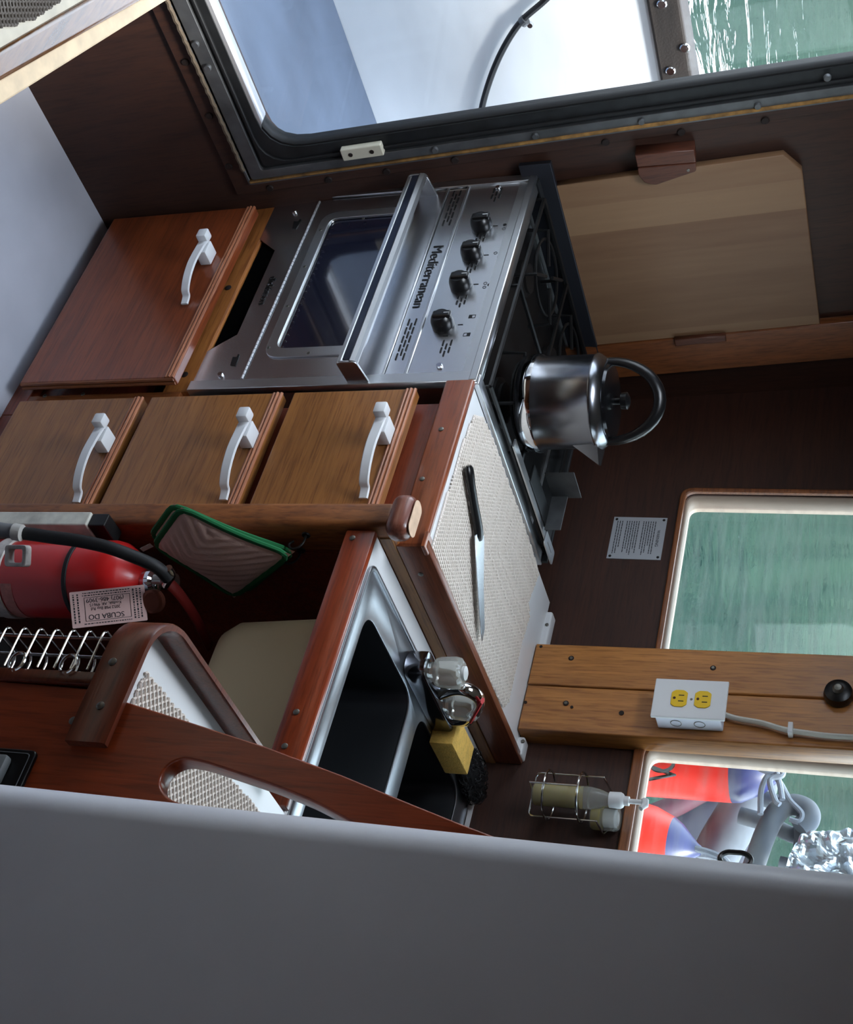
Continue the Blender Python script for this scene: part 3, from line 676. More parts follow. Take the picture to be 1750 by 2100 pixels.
# =================================================================== KETTLE
kx, ky, kz = -.125, .178, .0165
kt = thing('kettle', (kx, ky, kz), 'stainless kettle with black arched handle on the front right burner', 'kettle')
Rk = .081
M_KET = mat('polished_steel', (128, 130, 136), .24, 1)
link('body', lathe([(Rk * .9, 0), (Rk * 1.03, .004), (Rk * 1.05, .012), (Rk * 1.05, .03), (Rk, .036), (Rk, .125), (Rk * 1.02, .128), (Rk * 1.02, .132), (Rk * .95, .140), (Rk * .86, .146), (Rk * .80, .148)], (kx, ky, kz), seg=64), M_KET, kt, True)
link('base_band', lathe([(Rk * 1.052, .012), (Rk * 1.062, .018), (Rk * 1.062, .026), (Rk * 1.052, .030)], (kx, ky, kz), seg=64, cap=False), M_CHROME, kt, True)
link('lid', lathe([(Rk * .80, .146), (Rk * .78, .153), (Rk * .6, .156), (.001, .158)], (kx, ky, kz), seg=48), mat('dark_lid', (60, 62, 66), .2, .9), kt, True)
link('lid_knob', lathe([(.006, .156), (.006, .166), (.014, .168), (.015, .178), (.008, .182)], (kx, ky, kz), seg=24), M_BLACK, kt, True)
b = bmesh.new()
sd = Vector((.80, .60, 0)).normalized(); so = Vector((kx, ky, kz)) + sd * Rk * .93
sw = Vector((-sd.y, sd.x, 0))
q = [so + sw * .026 + UZ * .088, so - sw * .026 + UZ * .088, so + sd * .034 - sw * .008 + UZ * .132, so + sd * .034 + sw * .008 + UZ * .132, so + sw * .030 + UZ * .134, so - sw * .030 + UZ * .134]
V_ = [b.verts.new(p) for p in q]; bmesh.ops.convex_hull(b, input=V_)
link('spout', b, M_KET, kt)
hp = []
hd = Vector((.77, .64, 0)).normalized()
for k in range(19):
    a = math.pi * k / 18; hp.append(Vector((kx, ky, kz + .146)) + hd * math.cos(a) * .068 + UZ * (math.sin(a) * .088))
link('handle', tube(hp, [.0085 + .003 * math.sin(math.pi * k / 18) for k in range(19)], 12, flat=.7), M_BLACK, kt, True)
for s in (0, 18):
    link('handle_mount', tube([hp[s], hp[s] - UZ * .012], .007, 8), M_KET, kt, True)

# =================================================================== CUTTING BOARD + HOLDERS
cb = [lw(*q, .018) for q in [(1126, 383), (1607, 318), (1645, 350), (1685, 688), (1484, 697), (1478, 703), (1385, 706), (1205, 716)]]
def cbm():
    m = bpy.data.materials.new('laminated_maple'); m.use_nodes = True; n = m.node_tree; bs = n.nodes['Principled BSDF']
    t = n.nodes.new('ShaderNodeTexCoord'); sp = n.nodes.new('ShaderNodeSeparateXYZ'); n.links.new(t.outputs['Object'], sp.inputs[0])
    mm = n.nodes.new('ShaderNodeMath'); mm.operation = 'MULTIPLY'; mm.inputs[1].default_value = 15.5; n.links.new(sp.outputs['Y'], mm.inputs[0])
    ad = n.nodes.new('ShaderNodeMath'); ad.operation = 'ADD'; ad.inputs[1].default_value = 40.3; n.links.new(mm.outputs[0], ad.inputs[0])
    fl = n.nodes.new('ShaderNodeMath'); fl.operation = 'FLOOR'; n.links.new(ad.outputs[0], fl.inputs[0])
    wn = n.nodes.new('ShaderNodeTexWhiteNoise'); wn.noise_dimensions = '1D'; n.links.new(fl.outputs[0], wn.inputs['W'])
    mp = n.nodes.new('ShaderNodeMapping'); mp.inputs['Scale'].default_value = (1, 1, .06); n.links.new(t.outputs['Object'], mp.inputs[0])
    no = n.nodes.new('ShaderNodeTexNoise'); no.inputs['Scale'].default_value = 60; no.inputs['Detail'].default_value = 6; n.links.new(mp.outputs[0], no.inputs['Vector'])
    av = n.nodes.new('ShaderNodeMath'); av.operation = 'MULTIPLY_ADD'; av.inputs[1].default_value = .45; n.links.new(no.outputs[0], av.inputs[0])
    h = n.nodes.new('ShaderNodeMath'); h.operation = 'MULTIPLY'; h.inputs[1].default_value = .6; n.links.new(wn.outputs[0], h.inputs[0]); n.links.new(h.outputs[0], av.inputs[2])
    r = n.nodes.new('ShaderNodeValToRGB'); r.color_ramp.elements[0].position = .1; r.color_ramp.elements[1].position = .85
    r.color_ramp.elements[0].color = lin((112, 78, 54)); r.color_ramp.elements[1].color = lin((146, 114, 84))
    n.links.new(av.outputs[0], r.inputs[0]); n.links.new(r.outputs[0], bs.inputs['Base Color']); bs.inputs['Roughness'].default_value = .55
    return m
tag(link('cutting_board', slab([cb], LO, LU, LV, .002, .018, .0015), cbm()), 'large pale laminated wooden cutting board with a clipped corner on the dark wall', 'cutting board')
M_HOLD = wood('dark_holder_wood', (104, 56, 36), (70, 36, 24), 'Z', .5, .2)
hl = [lw(*q, .03) for q in [(1308, 345), (1428, 335), (1428, 352), (1345, 380), (1322, 375), (1310, 360)]]
h1 = thing('board_holder', LO + LU * hl[0][0] + LV * hl[0][1], 'dark wooden holder block clasping the near edge of the cutting board', 'holder')
link('lip', slab([rpoly(hl, .004)], LO, LU, LV, .019, .030, .0015), M_HOLD, h1)
a0, a1 = hl[0], hl[1]
link('spacer', slab([[(a0[0] - .028, a0[1]), (a0[0] - .002, a0[1]), (a1[0] - .002, a1[1]), (a1[0] - .028, a1[1])]], LO, LU, LV, .0, .030, .0015), M_HOLD, h1)
u, v = lw(1412, 349, .03); screw(LO + LU * u + LV * v + LN * .030, LN, .003, h1)
u0, v0 = lw(1385, 706, .03); u1, v1 = lw(1490, 700, .03)
h2 = thing('board_holder', LO + LU * u0 + LV * v0, 'dark wooden holder block gripping the far edge of the cutting board by the corner post', 'holder')
link('lip', slab([[(u0 - .012, v0), (u0 + .006, v0), (u0 + .006, v1), (u0 - .010, v1)]], LO, LU, LV, .019, .030, .0015), M_HOLD, h2)

# =================================================================== WARNING PLATE
sg = [bw(*q) for q in [(1258, 1062), (1370, 1062), (1355, 1150), (1247, 1145)]]
sx0 = (sg[0][0] + sg[1][0]) / 2; sx1 = (sg[2][0] + sg[3][0]) / 2; sz0 = (sg[0][1] + sg[3][1]) / 2; sz1 = (sg[1][1] + sg[2][1]) / 2
wp = thing('warning_plate', BO + UX * sx0 + BV * sz0, 'small grey engraved warning plate screwed to the dark wall beside the window', 'sign')
link('plate', slab([[(sx0, sz0), (sx1, sz0), (sx1, sz1), (sx0, sz1)]], BO, UX, BV, 0, .0015), mat('grey_sign_plate', (176, 180, 186), .4, .3), wp)
for u, v in ((sx0 + .006, sz0 + .006), (sx1 - .006, sz0 + .006), (sx1 - .006, sz1 - .006), (sx0 + .006, sz1 - .006)): screw(BO + UX * u + BV * v + BN * .0015, BN, .0028, wp, M_BLACKM)
M_INK = mat('dark_ink', (44, 46, 52), .6)
text('lettering', 'WARNING', BO + UX * ((sx0 + sx1) / 2) + BV * (sz1 - .013) + BN * .0017, UX, BV, .0085, M_INK, wp, .0003)
b = bmesh.new(); rr_ = random.Random(5)
for k in range(17):
    if k in (6, 7 + 6): continue
    zz = sz1 - .022 - k * .0047; x = sx0 + .010; xe = sx1 - .008 - rr_.random() * .03 * (1 if k % 3 == 2 else .3)
    while x < xe:
        L_ = rr_.uniform(.003, .008); L_ = min(L_, xe - x)
        if L_ > .0015: merge(b, slab([[(x, zz), (x + L_, zz), (x + L_, zz + .0016), (x, zz + .0016)]], BO, UX, BV, .0015, .0018))
        x += L_ + .0012
link('small_print', b, M_INK, wp)

# =================================================================== CABINET UNDER THE STOVE
def handle_mesh(x, z, y):
    """push-button latch pull, runs along x from the button end at x to the foot at x + .15"""
    b = bmesh.new()
    bx(x + .006, x + .040, y - .030, y, z - .010, z + .012, .002, bm=b)               # post
    bx(x - .006, x + .016, y - .050, y - .030, z - .009, z + .011, .003, bm=b)         # button
    pth = smooth_path([(x + .004, y - .033, z + .001), (x + .03, y - .0355, z + .001), (x + .07, y - .036, z), (x + .105, y - .030, z), (x + .128, y - .018, z - .001), (x + .134, y - .008, z - .001), (x + .150, y - .003, z - .001)], 5)
    W = .0095; T = .0024; prev = None
    for i, p in enumerate(pth):
        t = (pth[min(i + 1, len(pth) - 1)] - pth[max(i - 1, 0)]).normalized(); nn = UZ.cross(t).normalized()
        wv = W * (1 - .25 * i / len(pth))
        rg = [b.verts.new(p + UZ * a * wv + nn * c_ * T) for a, c_ in ((-1, -.4), (-1, .4), (-.8, 1), (.8, 1), (1, .4), (1, -.4), (.8, -1), (-.8, -1))]
        if prev:
            for k in range(8): b.faces.new((prev[k], prev[(k + 1) % 8], rg[(k + 1) % 8], rg[k]))
        else: b.faces.new(rg[::-1])
        prev = rg
    b.faces.new(prev)
    lathe([(.0025, 0), (.002, .002)], (x + .143, y - .005, z - .001), A=(0, -1, 0), seg=8, bm=b)
    return b
sc = thing('stove_cabinet', (-.25, .2, -.9), 'mahogany cabinet below the cooker with a single latched door', 'cabinet')
link('carcass', bx(-.50, .0, .021, .55, -.9, -.62), M_FACE, sc)
link('top_rail', bx(-.52, .0, .0, .02, -.585, -.527, .004), M_RAILW, sc)
link('stile', bx(.0, .046, -.001, .02, -.9, -.545), M_TRIMW, sc)
link('stile', bx(-.52, -.455, .0, .02, -.9, -.585), M_FACE, sc)
link('bottom_rail', bx(-.52, .046, -.002, .02, -.9, -.86, .002), M_FACE, sc)
for q in [(468, 590), (379, 768)]: screw(YO(*q, -.0005), (0, -1, 0), .0065, sc, M_PLUG, 'screw_hole', .0012)
for q in [(170, 808), (92, 812)]: screw(YO(*q, -.0015), (0, -1, 0), .004, sc, M_SCREW)
dx0, dx1, dz0, dz1 = -.462, .0, -.862, -.543
dr = link('door', bx(dx0, dx1, -.036, -.017, dz0, dz1, .002), M_DOOR, sc)
b = bmesh.new()
for k, (zz, yy) in enumerate([(dz1 - .003, -.0352), (dz1 - .0095, -.0362), (dz1 - .016, -.0352)]): tube([(dx0, yy, zz), (dx1, yy, zz)], .0030, 8, bm=b)
link('top_molding', b, M_MOLD, dr, True)
b = bmesh.new()
for xx, yy in ((dx1 - .001, -.031), (dx1 - .0, -.023)): tube([(xx, yy, dz0), (xx, yy, dz1 - .002)], .004, 8, bm=b)
link('side_molding', b, M_TRIMW, dr, True)
link('door_handle', handle_mesh(-.335, -.590, -.037), M_WHITEP, dr, True)

# =================================================================== DRAWER UNIT
du = thing('drawer_unit', (.17, .25, -.9), 'wooden drawer unit with three latched drawers right of the cooker', 'drawer cabinet')
link('carcass', bx(.048, .3455, .006, .59, -.9, -.066), M_FACE, du)
link('face_frame', bx(.047, .344, -.001, .01, -.9, -.050), M_FACE, du)
for i, (z0, z1, hp_) in enumerate([(-.297, -.081, (790, 840)), (-.568, -.317, (510, 850)), (-.84, -.583, (215, 862))]):
    d = link('drawer', bx(.046, .300, -.036, -.017, z0, z1 - .001, .002), M_DRAWER, du)
    b = bmesh.new()
    for zz, yy in ((z1 - .003, -.0352), (z1 - .0095, -.0362), (z1 - .016, -.0352)): tube([(.0465, yy, zz), (.300, yy, zz)], .0030, 8, bm=b)
    link('top_molding', b, M_MOLD, d, True)
    p = YO(hp_[0], hp_[1], -.07)
    link('drawer_handle', handle_mesh(p.x + .004, p.z - .002, -.037), M_WHITEP, d, True)
hr = link('corner_post', bx(.303, .3455, -.062, .004, -.9, -.040, .008, 3), M_HANDRAIL, du, True)
b = bx(.300, .372, -.083, -.045, -.040, -.002, .016, 5)
link('post_cap', b, wood('worn_cap', (150, 92, 74), (84, 40, 30), 'X', .35, .4), du, True)
link('sanded_top', slab([rpoly([(.312, -.078), (.362, -.078), (.368, -.064), (.362, -.050), (.312, -.050), (.306, -.064)], .008)], (0, 0, -.0025), UX, UY, 0, .0012), mat('bare_sanded_wood', (206, 176, 150), .8, var=.2, vscale=60), du)

# =================================================================== UPPER WORKTOP
wt = thing('worktop', (.17, .29, -.05), 'white worktop with varnished wooden edges between cooker and sink', 'countertop')
link('surface', bx(.004, .335, -.001, .585, -.032, -.006, .0015), M_WHITE, wt)
link('front_edging', bx(.004, .344, -.013, .0, -.049, -.0005, .004, 3), M_EDGE, wt, True)
link('fiddle', bx(.331, .3465, -.012, .603, -.046, .003, .003, 2), M_FIDDLE, wt, True)
link('lower_strip', bx(.333, .3475, -.03, .603, -.0655, -.046, .001), wood('stained_strip', (150, 104, 56), (92, 56, 30), 'Y', .5, .1, 10, 60), wt)
link('edging_end', bx(.322, .350, -.018, .004, -.004, .002, .001), M_EDGE, wt)
for q in [(905, 880), (866, 982)]: screw(YO(*q, -.0135), (0, -1, 0), .0042, wt, M_SCREW)
for q in [(863, 1178), (955, 1393)]: screw(XO(*q, .347), (1, 0, 0), .0042, wt, M_SCREW)
for x0, x1 in ((.030, .108), (.303, .340)):
    link('corner_pad', bx(x0, x1, .578, .606, -.028, .006, .004, 3), M_WHITEP, wt, True)
for q in [(1122, 1281), (1073, 1520)]: screw(YO(*q, .577), (0, -1, 0), .0035, wt, M_SCREW)
mp_ = [ZO(*q, -.004) for q in [(972, 850), (950, 905), (915, 1020), (883, 1128), (896, 1160), (965, 1315), (1030, 1452), (1043, 1440), (1050, 1400), (1066, 1330), (1085, 1265), (1083, 1235), (1103, 1180), (1098, 1150), (1068, 1060), (1040, 985), (1012, 905), (990, 855)]]
tag(strand_mat('nonslip_mat', [(p.x, p.y) for p in mp_], -.0052, .0112, M_MATC, ang=math.atan2(ZO(1100, 1192, 0).y - ZO(1000, 1200, 0).y, ZO(1100, 1192, 0).x - ZO(1000, 1200, 0).x) - math.pi / 2, thick=.0021, step=.0085), 'cream open-weave non-slip mat on the white worktop under the knife', 'mat')
# knife
kn = thing('kitchen_knife', ZO(970, 1030, .004), 'narrow boning knife with a black handle lying on the cream mat', 'knife')
a, b2 = ZO(961, 955, .008), ZO(984, 1108, .008)
dv = (b2 - a); L = dv.length; dv.normalize(); sd_ = Vector((-dv.y, dv.x, 0))
pth = [a + dv * L * t for t in [0, .04, .12, .3, .5, .7, .85, .94, 1.0]]
rad = [.006, .0105, .0115, .010, .0098, .0108, .0112, .0105, .007]
for i, o_ in enumerate([.001, 0, -.001, -.0008, 0, .0012, .0018, .001, 0]): pth[i] = pth[i] + sd_ * o_
link('handle', tube(pth, rad, 14, flat=.62, up=UZ), M_BLACK, kn, True)
bl = [ZO(*q, .009) for q in [(978, 1095), (990, 1078), (993, 1110), (992, 1200), (994, 1290), (989, 1315), (984, 1270), (978, 1180), (974, 1100)]]
link('blade', slab([[(p.x, p.y) for p in bl]], (0, 0, .008), UX, UY, 0, .0016, .0004), mat('polished_blade', (196, 200, 206), .22, 1), kn)

# =================================================================== LOWER COUNTER WITH SINK
lc = thing('sink_counter', (.8, .1, -.1), 'lower white L-shaped counter with mahogany edging and a bent corner rail', 'countertop')
ZS = -.066
outer = [(.348, -.042), (.348, .601), (1.7, .601), (1.7, -.449), (.91, -.449)] + rpoly([(.91, -.472), (.799, -.472), (.799, -.042)], [0, .075, 0], 10)
link('surface', slab([outer, rrect(.41, 1.02, -.02, .55, .02)], (0, 0, ZS), UX, UY, -.022, 0, .001), M_WHITE, lc)
link('front_edging', bx(.348, .745, -.052, -.040, -.110, -.063, .003, 2), M_SINKEDGE, lc, True)
link('edging_end', bx(.744, .795, -.053, -.038, -.110, -.062, .003, 2), M_BENT, lc, True)
for q in [(723, 1103), (608, 1460), (584, 1530)]: screw(YO(*q, -.0525), (0, -1, 0), .0045, lc, M_SCREW)
# bent laminated rail
cp = [(.962, -.4775)] + [(.962 - k * .0125, -.4775) for k in range(1, 9)]
r_ = .055; cxx, cyy = .798 + r_, -.4775 + r_
cp += [(cxx - r_ * math.sin(math.radians(t)), cyy - r_ * math.cos(math.radians(t))) for t in range(0, 91, 9)]
cp += [(.798, y) for y in [cyy + .03 + k * .04 for k in range(10)] if y < -.13] + [(.798, -.122)]
b = bmesh.new(); rings = []
for i, p in enumerate(cp):
    t = Vector(cp[min(i + 1, len(cp) - 1)]) - Vector(cp[max(i - 1, 0)]); t.normalize(); nn = Vector((t.y, -t.x, 0)); P3 = Vector((p[0], p[1], 0))
    pr = [(-.005, -.079), (.0045, -.079), (.005, -.075), (.005, -.038), (.003, -.0345), (-.003, -.0345), (-.005, -.038)]
    rings.append([b.verts.new(P3 + nn * o_ + UZ * z) for o_, z in pr])
for A_, B_ in zip(rings, rings[1:]):
    for k in range(7): b.faces.new((A_[k], A_[(k + 1) % 7], B_[(k + 1) % 7], B_[k]))
b.faces.new(rings[0][::-1]); b.faces.new(rings[-1])
link('corner_rail', b, M_BENT, lc, True)
for q in [(231, 1357), (206, 1447)]: screw(YO(*q, -.483), (0, -1, 0), .0045, lc, M_SCREW)
# mat on it
q2 = [ZO(*q, ZS) for q in [(296, 1375), (388, 1483), (440, 1560), (530, 1662), (575, 1760), (430, 1900), (255, 1800), (180, 1650), (262, 1450), (278, 1410)]]
tag(strand_mat('nonslip_mat', [(p.x, p.y) for p in q2], ZS + .0006, .0100, M_MATC, step=.0105, thick=.0018), 'cream open-weave mat on the lower counter inside the bent corner rail', 'mat')

# sink
sk = thing('sink', (.72, .26, -.3), 'stainless double bowl sink let into the lower white counter', 'sink')
B1 = (.457, .955, -.002, .222); B2 = (.457, .955, .268, .505)
b = slab([rrect(.393, 1.03, -.034, .560, .02), rrect(*B1, .035, 7), rrect(*B2, .035, 7)], (0, 0, ZS), UX, UY, .0, .004, .0015)
link('rim', b, M_SINK, sk, True)
link('raised_edge', slab([rrect(.391, 1.032, -.036, .562, .022), rrect(.398, 1.025, -.029, .555, .018)], (0, 0, ZS), UX, UY, .001, .006, .0015), M_SINK, sk, True)
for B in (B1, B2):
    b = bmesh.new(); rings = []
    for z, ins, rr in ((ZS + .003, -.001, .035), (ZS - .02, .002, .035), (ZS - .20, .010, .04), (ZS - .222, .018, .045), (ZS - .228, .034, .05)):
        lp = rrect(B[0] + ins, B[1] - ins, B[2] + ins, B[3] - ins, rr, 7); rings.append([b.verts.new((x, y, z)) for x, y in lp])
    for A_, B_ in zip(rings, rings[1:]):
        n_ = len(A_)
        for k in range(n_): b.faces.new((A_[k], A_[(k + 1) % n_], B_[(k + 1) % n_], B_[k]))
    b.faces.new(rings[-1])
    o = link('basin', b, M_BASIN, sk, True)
    b = bmesh.new(); rings = []
    for z, ins, rr in ((ZS - .004, -.004, .035), (ZS - .02, -.002, .035), (ZS - .20, .006, .04), (ZS - .226, .015, .045), (ZS - .232, .032, .05)):
        lp = rrect(B[0] + ins, B[1] - ins, B[2] + ins, B[3] - ins, rr, 7); rings.append([b.verts.new((x, y, z)) for x, y in lp])
    for A_, B_ in zip(rings, rings[1:]):
        n_ = len(A_)
        for k in range(n_): b.faces.new((A_[k], A_[(k + 1) % n_], B_[(k + 1) % n_], B_[k]))
    b.faces.new(rings[-1]); link('basin_shell', b, M_SHELL, sk, True)
    o2 = link('drain', lathe([(.03, 0), (.03, .003), (.02, .003), (.018, .001), (.001, .001)], ((B[0] + B[1]) / 2, (B[2] + B[3]) / 2, ZS - .2275), seg=24), M_CHROME, sk, True)

# faucet
fc = thing('faucet', (.424, .255, -.06), 'chrome two-handled faucet with clear acrylic knobs behind the sink', 'faucet')
M_ACR = mat('clear_acrylic', (236, 236, 228), .12, 0, 0, trans=.75, ior=1.4)
zf = ZS + .004
link('base', slab([rrect(.404, .450, .158, .352, .022, 6)], (0, 0, zf), UX, UY, 0, .034, .004), mat('dark_chrome', (140, 142, 148), .14, 1), fc, True)
for i, yy in enumerate((.194, .286)):
    k_ = bmesh.new(); rg = []
    for r, h in ((.014, 0), (.014, .006), (.0195, .008), (.021, .012), (.0225, .038), (.021, .046), (.016, .050), (.012, .050)):
        rg.append([k_.verts.new(Vector((.426, yy, zf + .034 + h)) + Vector((math.cos(2 * math.pi * j / 32), math.sin(2 * math.pi * j / 32), 0)) * r * 1.1 * (1 - (.07 if (j % 4 < 2 and .008 < h < .048) else 0))) for j in range(32)])
    for A_, B_ in zip(rg, rg[1:]):
        for j in range(32): k_.faces.new((A_[j], A_[(j + 1) % 32], B_[(j + 1) % 32], B_[j]))
    k_.faces.new(rg[0][::-1]); k_.faces.new(rg[-1])
    kk = link('tap_knob', k_, M_ACR, fc, True)
    link('knob_cap', lathe([(.011, .0), (.011, .004), (.006, .006)], (.426, yy, zf + .084), seg=20), mat('cap_disc', (206, 208, 206), .3), kk, True)
sp = [(.424, .258, zf + .028), (.424, .258, zf + .060), (.428, .258, zf + .082), (.445, .262, zf + .094), (.47, .268, zf + .094), (.505, .276, zf + .082), (.53, .282, zf + .062)]
sp = [XO(*q, .432) for q in [(905, 1422), (935, 1412), (962, 1416), (982, 1432), (980, 1452), (962, 1474), (935, 1478), (900, 1476)]]
link('spout', tube(smooth_path(sp, 5), .0115, 14, flat=.75), M_CHROME, fc, True)
p0, p1 = XO(990, 1437, .445), XO(966, 1478, .445)
link('red_tag', tube([p0, p1], .006, 8, flat=.5), mat('red_tape', (190, 40, 44), .4), fc, True)

# sponge and scourer
V0 = ZO(926, 1522, -.022); V1 = ZO(962, 1577, -.022)
sy = V1.y - V0.y
sgp = tag(link('sponge', bx(V0.x - .052, V0.x, V0.y + .006, V1.y + .002, zf, -.022, .0025, 2), mat('yellow_cellulose', (224, 180, 90), .9, bump=.6, bscale=350, var=.15, vscale=120), None, True), 'yellow rectangular sponge behind the faucet at the sink edge', 'sponge')
sgp.rotation_euler = (0, 0, 0)
b = bmesh.new(); rs = random.Random(11)
cen = ZO(968, 1590, -.05)
bmesh.ops.create_icosphere(b, subdivisions=3, radius=.5)
for v in b.verts:
    v.co = cen + Vector((v.co.x * .075, v.co.y * .125, v.co.z * .030)) * (1 + .25 * noise.noise(v.co * 4)) * 1.0
for k in range(260):
    a = rs.uniform(0, 6.28); z = rs.uniform(-.3, 1); q = math.sqrt(max(0, 1 - z * z))
    c = cen + Vector((q * math.cos(a) * .038, q * math.sin(a) * .063, z * .017)); r = rs.uniform(.003, .007); ph = rs.uniform(0, 6.28); nz = Vector((rs.uniform(-1, 1), rs.uniform(-1, 1), rs.uniform(-1, 1))).normalized(); s1 = nz.orthogonal().normalized(); s2 = nz.cross(s1)
    tube([c + (s1 * math.cos(ph + t * .7) + s2 * math.sin(ph + t * .7)) * r for t in range(8)], .0006, 3, bm=b)
tag(link('scouring_pad', b, mat('black_scourer', (24, 24, 26), .6, .3)), 'black tangled scouring pad beside the yellow sponge', 'scourer')

# =================================================================== MAHOGANY PANEL WITH HAND HOLE
YB = -.4705
pb = [YO(*q, YB) for q in [(-500, 1352), (0, 1396), (185, 1412), (255, 1437), (400, 1483), (545, 1530), (700, 1588), (850, 1650), (950, 1690), (1040, 1724), (1120, 1760), (1120, 1850), (-500, 1850)]]
hole = [YO(*q, YB) for q in [(326, 1612), (330, 1588), (345, 1567), (372, 1555), (410, 1560), (480, 1583), (560, 1610), (640, 1642), (715, 1682), (790, 1730), (700, 1745), (560, 1715), (470, 1684), (400, 1655), (345, 1638)]]
outp = [(p.x, p.z) for p in pb]
outp = outp[:-2] + [(1.02, outp[-3][1]), (1.30, outp[-3][1]), (1.30, -.90), (.893, -.90)]
outp = [q for q in outp if q[1] > -.9 or q in ((1.30, -.90), (.893, -.90))]
pn = thing('mahogany_panel', (1.05, YB, -.9), 'polished mahogany end panel with an oval hand hole and sloping top edge', 'panel')
link('board', slab([outp, rpoly([(p.x, p.z) for p in hole], .012, 3)], (0, YB, 0), UX, UZ, -.020, 0, .002), M_BOARD, pn)
link('edge_molding', bx(.877, .8925, -.474, -.452, -.9, -.082, .003, 2), M_BENT, pn, True)
screw(YO(150, 1478, YB), (0, -1, 0), .0045, pn, M_SCREW)
# switch plate
sw0, sw1 = YO(82, 1545, YB), YO(40, 1640, YB)
swp = thing('switch_panel', (sw0.x + .03, YB, sw0.z - .08), 'black switch panel with thin grey outline and rockers low on the mahogany panel', 'switch panel')
link('plate', slab([rrect(sw0.x, sw0.x + .09, sw0.z - .16, sw0.z, .006)], (0, YB, 0), UX, UZ, 0, .006, .0015), M_BLACK, swp)
link('outline', slab([rrect(sw0.x + .004, sw0.x + .086, sw0.z - .156, sw0.z - .005, .005), rrect(sw0.x + .0048, sw0.x + .0852, sw0.z - .1552, sw0.z - .0058, .005)], (0, YB - .006, 0), UX, UZ, 0, .0004), mat('grey_line', (120, 122, 126), .5), swp)
for k in range(3):
    zz = sw0.z - .043 - k * .042
    link('rocker', bx(sw0.x + .012, sw0.x + .042, YB - .018, YB - .006, zz - .012, zz + .022, .004, 2), mat('grey_rocker', (104, 108, 110), .45), swp, True)
# wire rack on its edge
wr = thing('wire_rack', (.85, -.45, -.5), 'chromed wire rack of stacked pointed loops under the mahogany corner rail', 'wire rack')
yF = -.474
for k in range(16):
    pk = YO(216 - 33.4 * k, 1290 - 1.4 * k, yF)
    zk = pk.z; xl = pk.x; pts = rpoly([(.876, yF), (xl, yF), (xl, yF + .058), (.876, yF + .058)], [0, .008, .012, 0], 5)
    link('loop', tube([(x, y, zk) for x, y in pts], .00125, 7), M_WIRE, wr, True)
zt2 = YO(236, 1290, yF).z; xl = YO(216, 1290, yF).x
for yy in (yF + .016, yF + .052):
    link('upright_wire', tube([(xl + .0015, yy, zt2), (xl + .0015, yy, -.85)], .0018, 7), M_WIRE, wr, True)
for q in [(35, 1356), (140, 1361), (-70, 1352)]:
    p = YO(*q, yF - .004)
    link('hook_loop', tube([p + Vector((.011 * math.cos(a), 0, .0085 * math.sin(a))) for a in [math.radians(20 + t * 14) for t in range(23)]], .0016, 7), M_WIRE, wr, True)

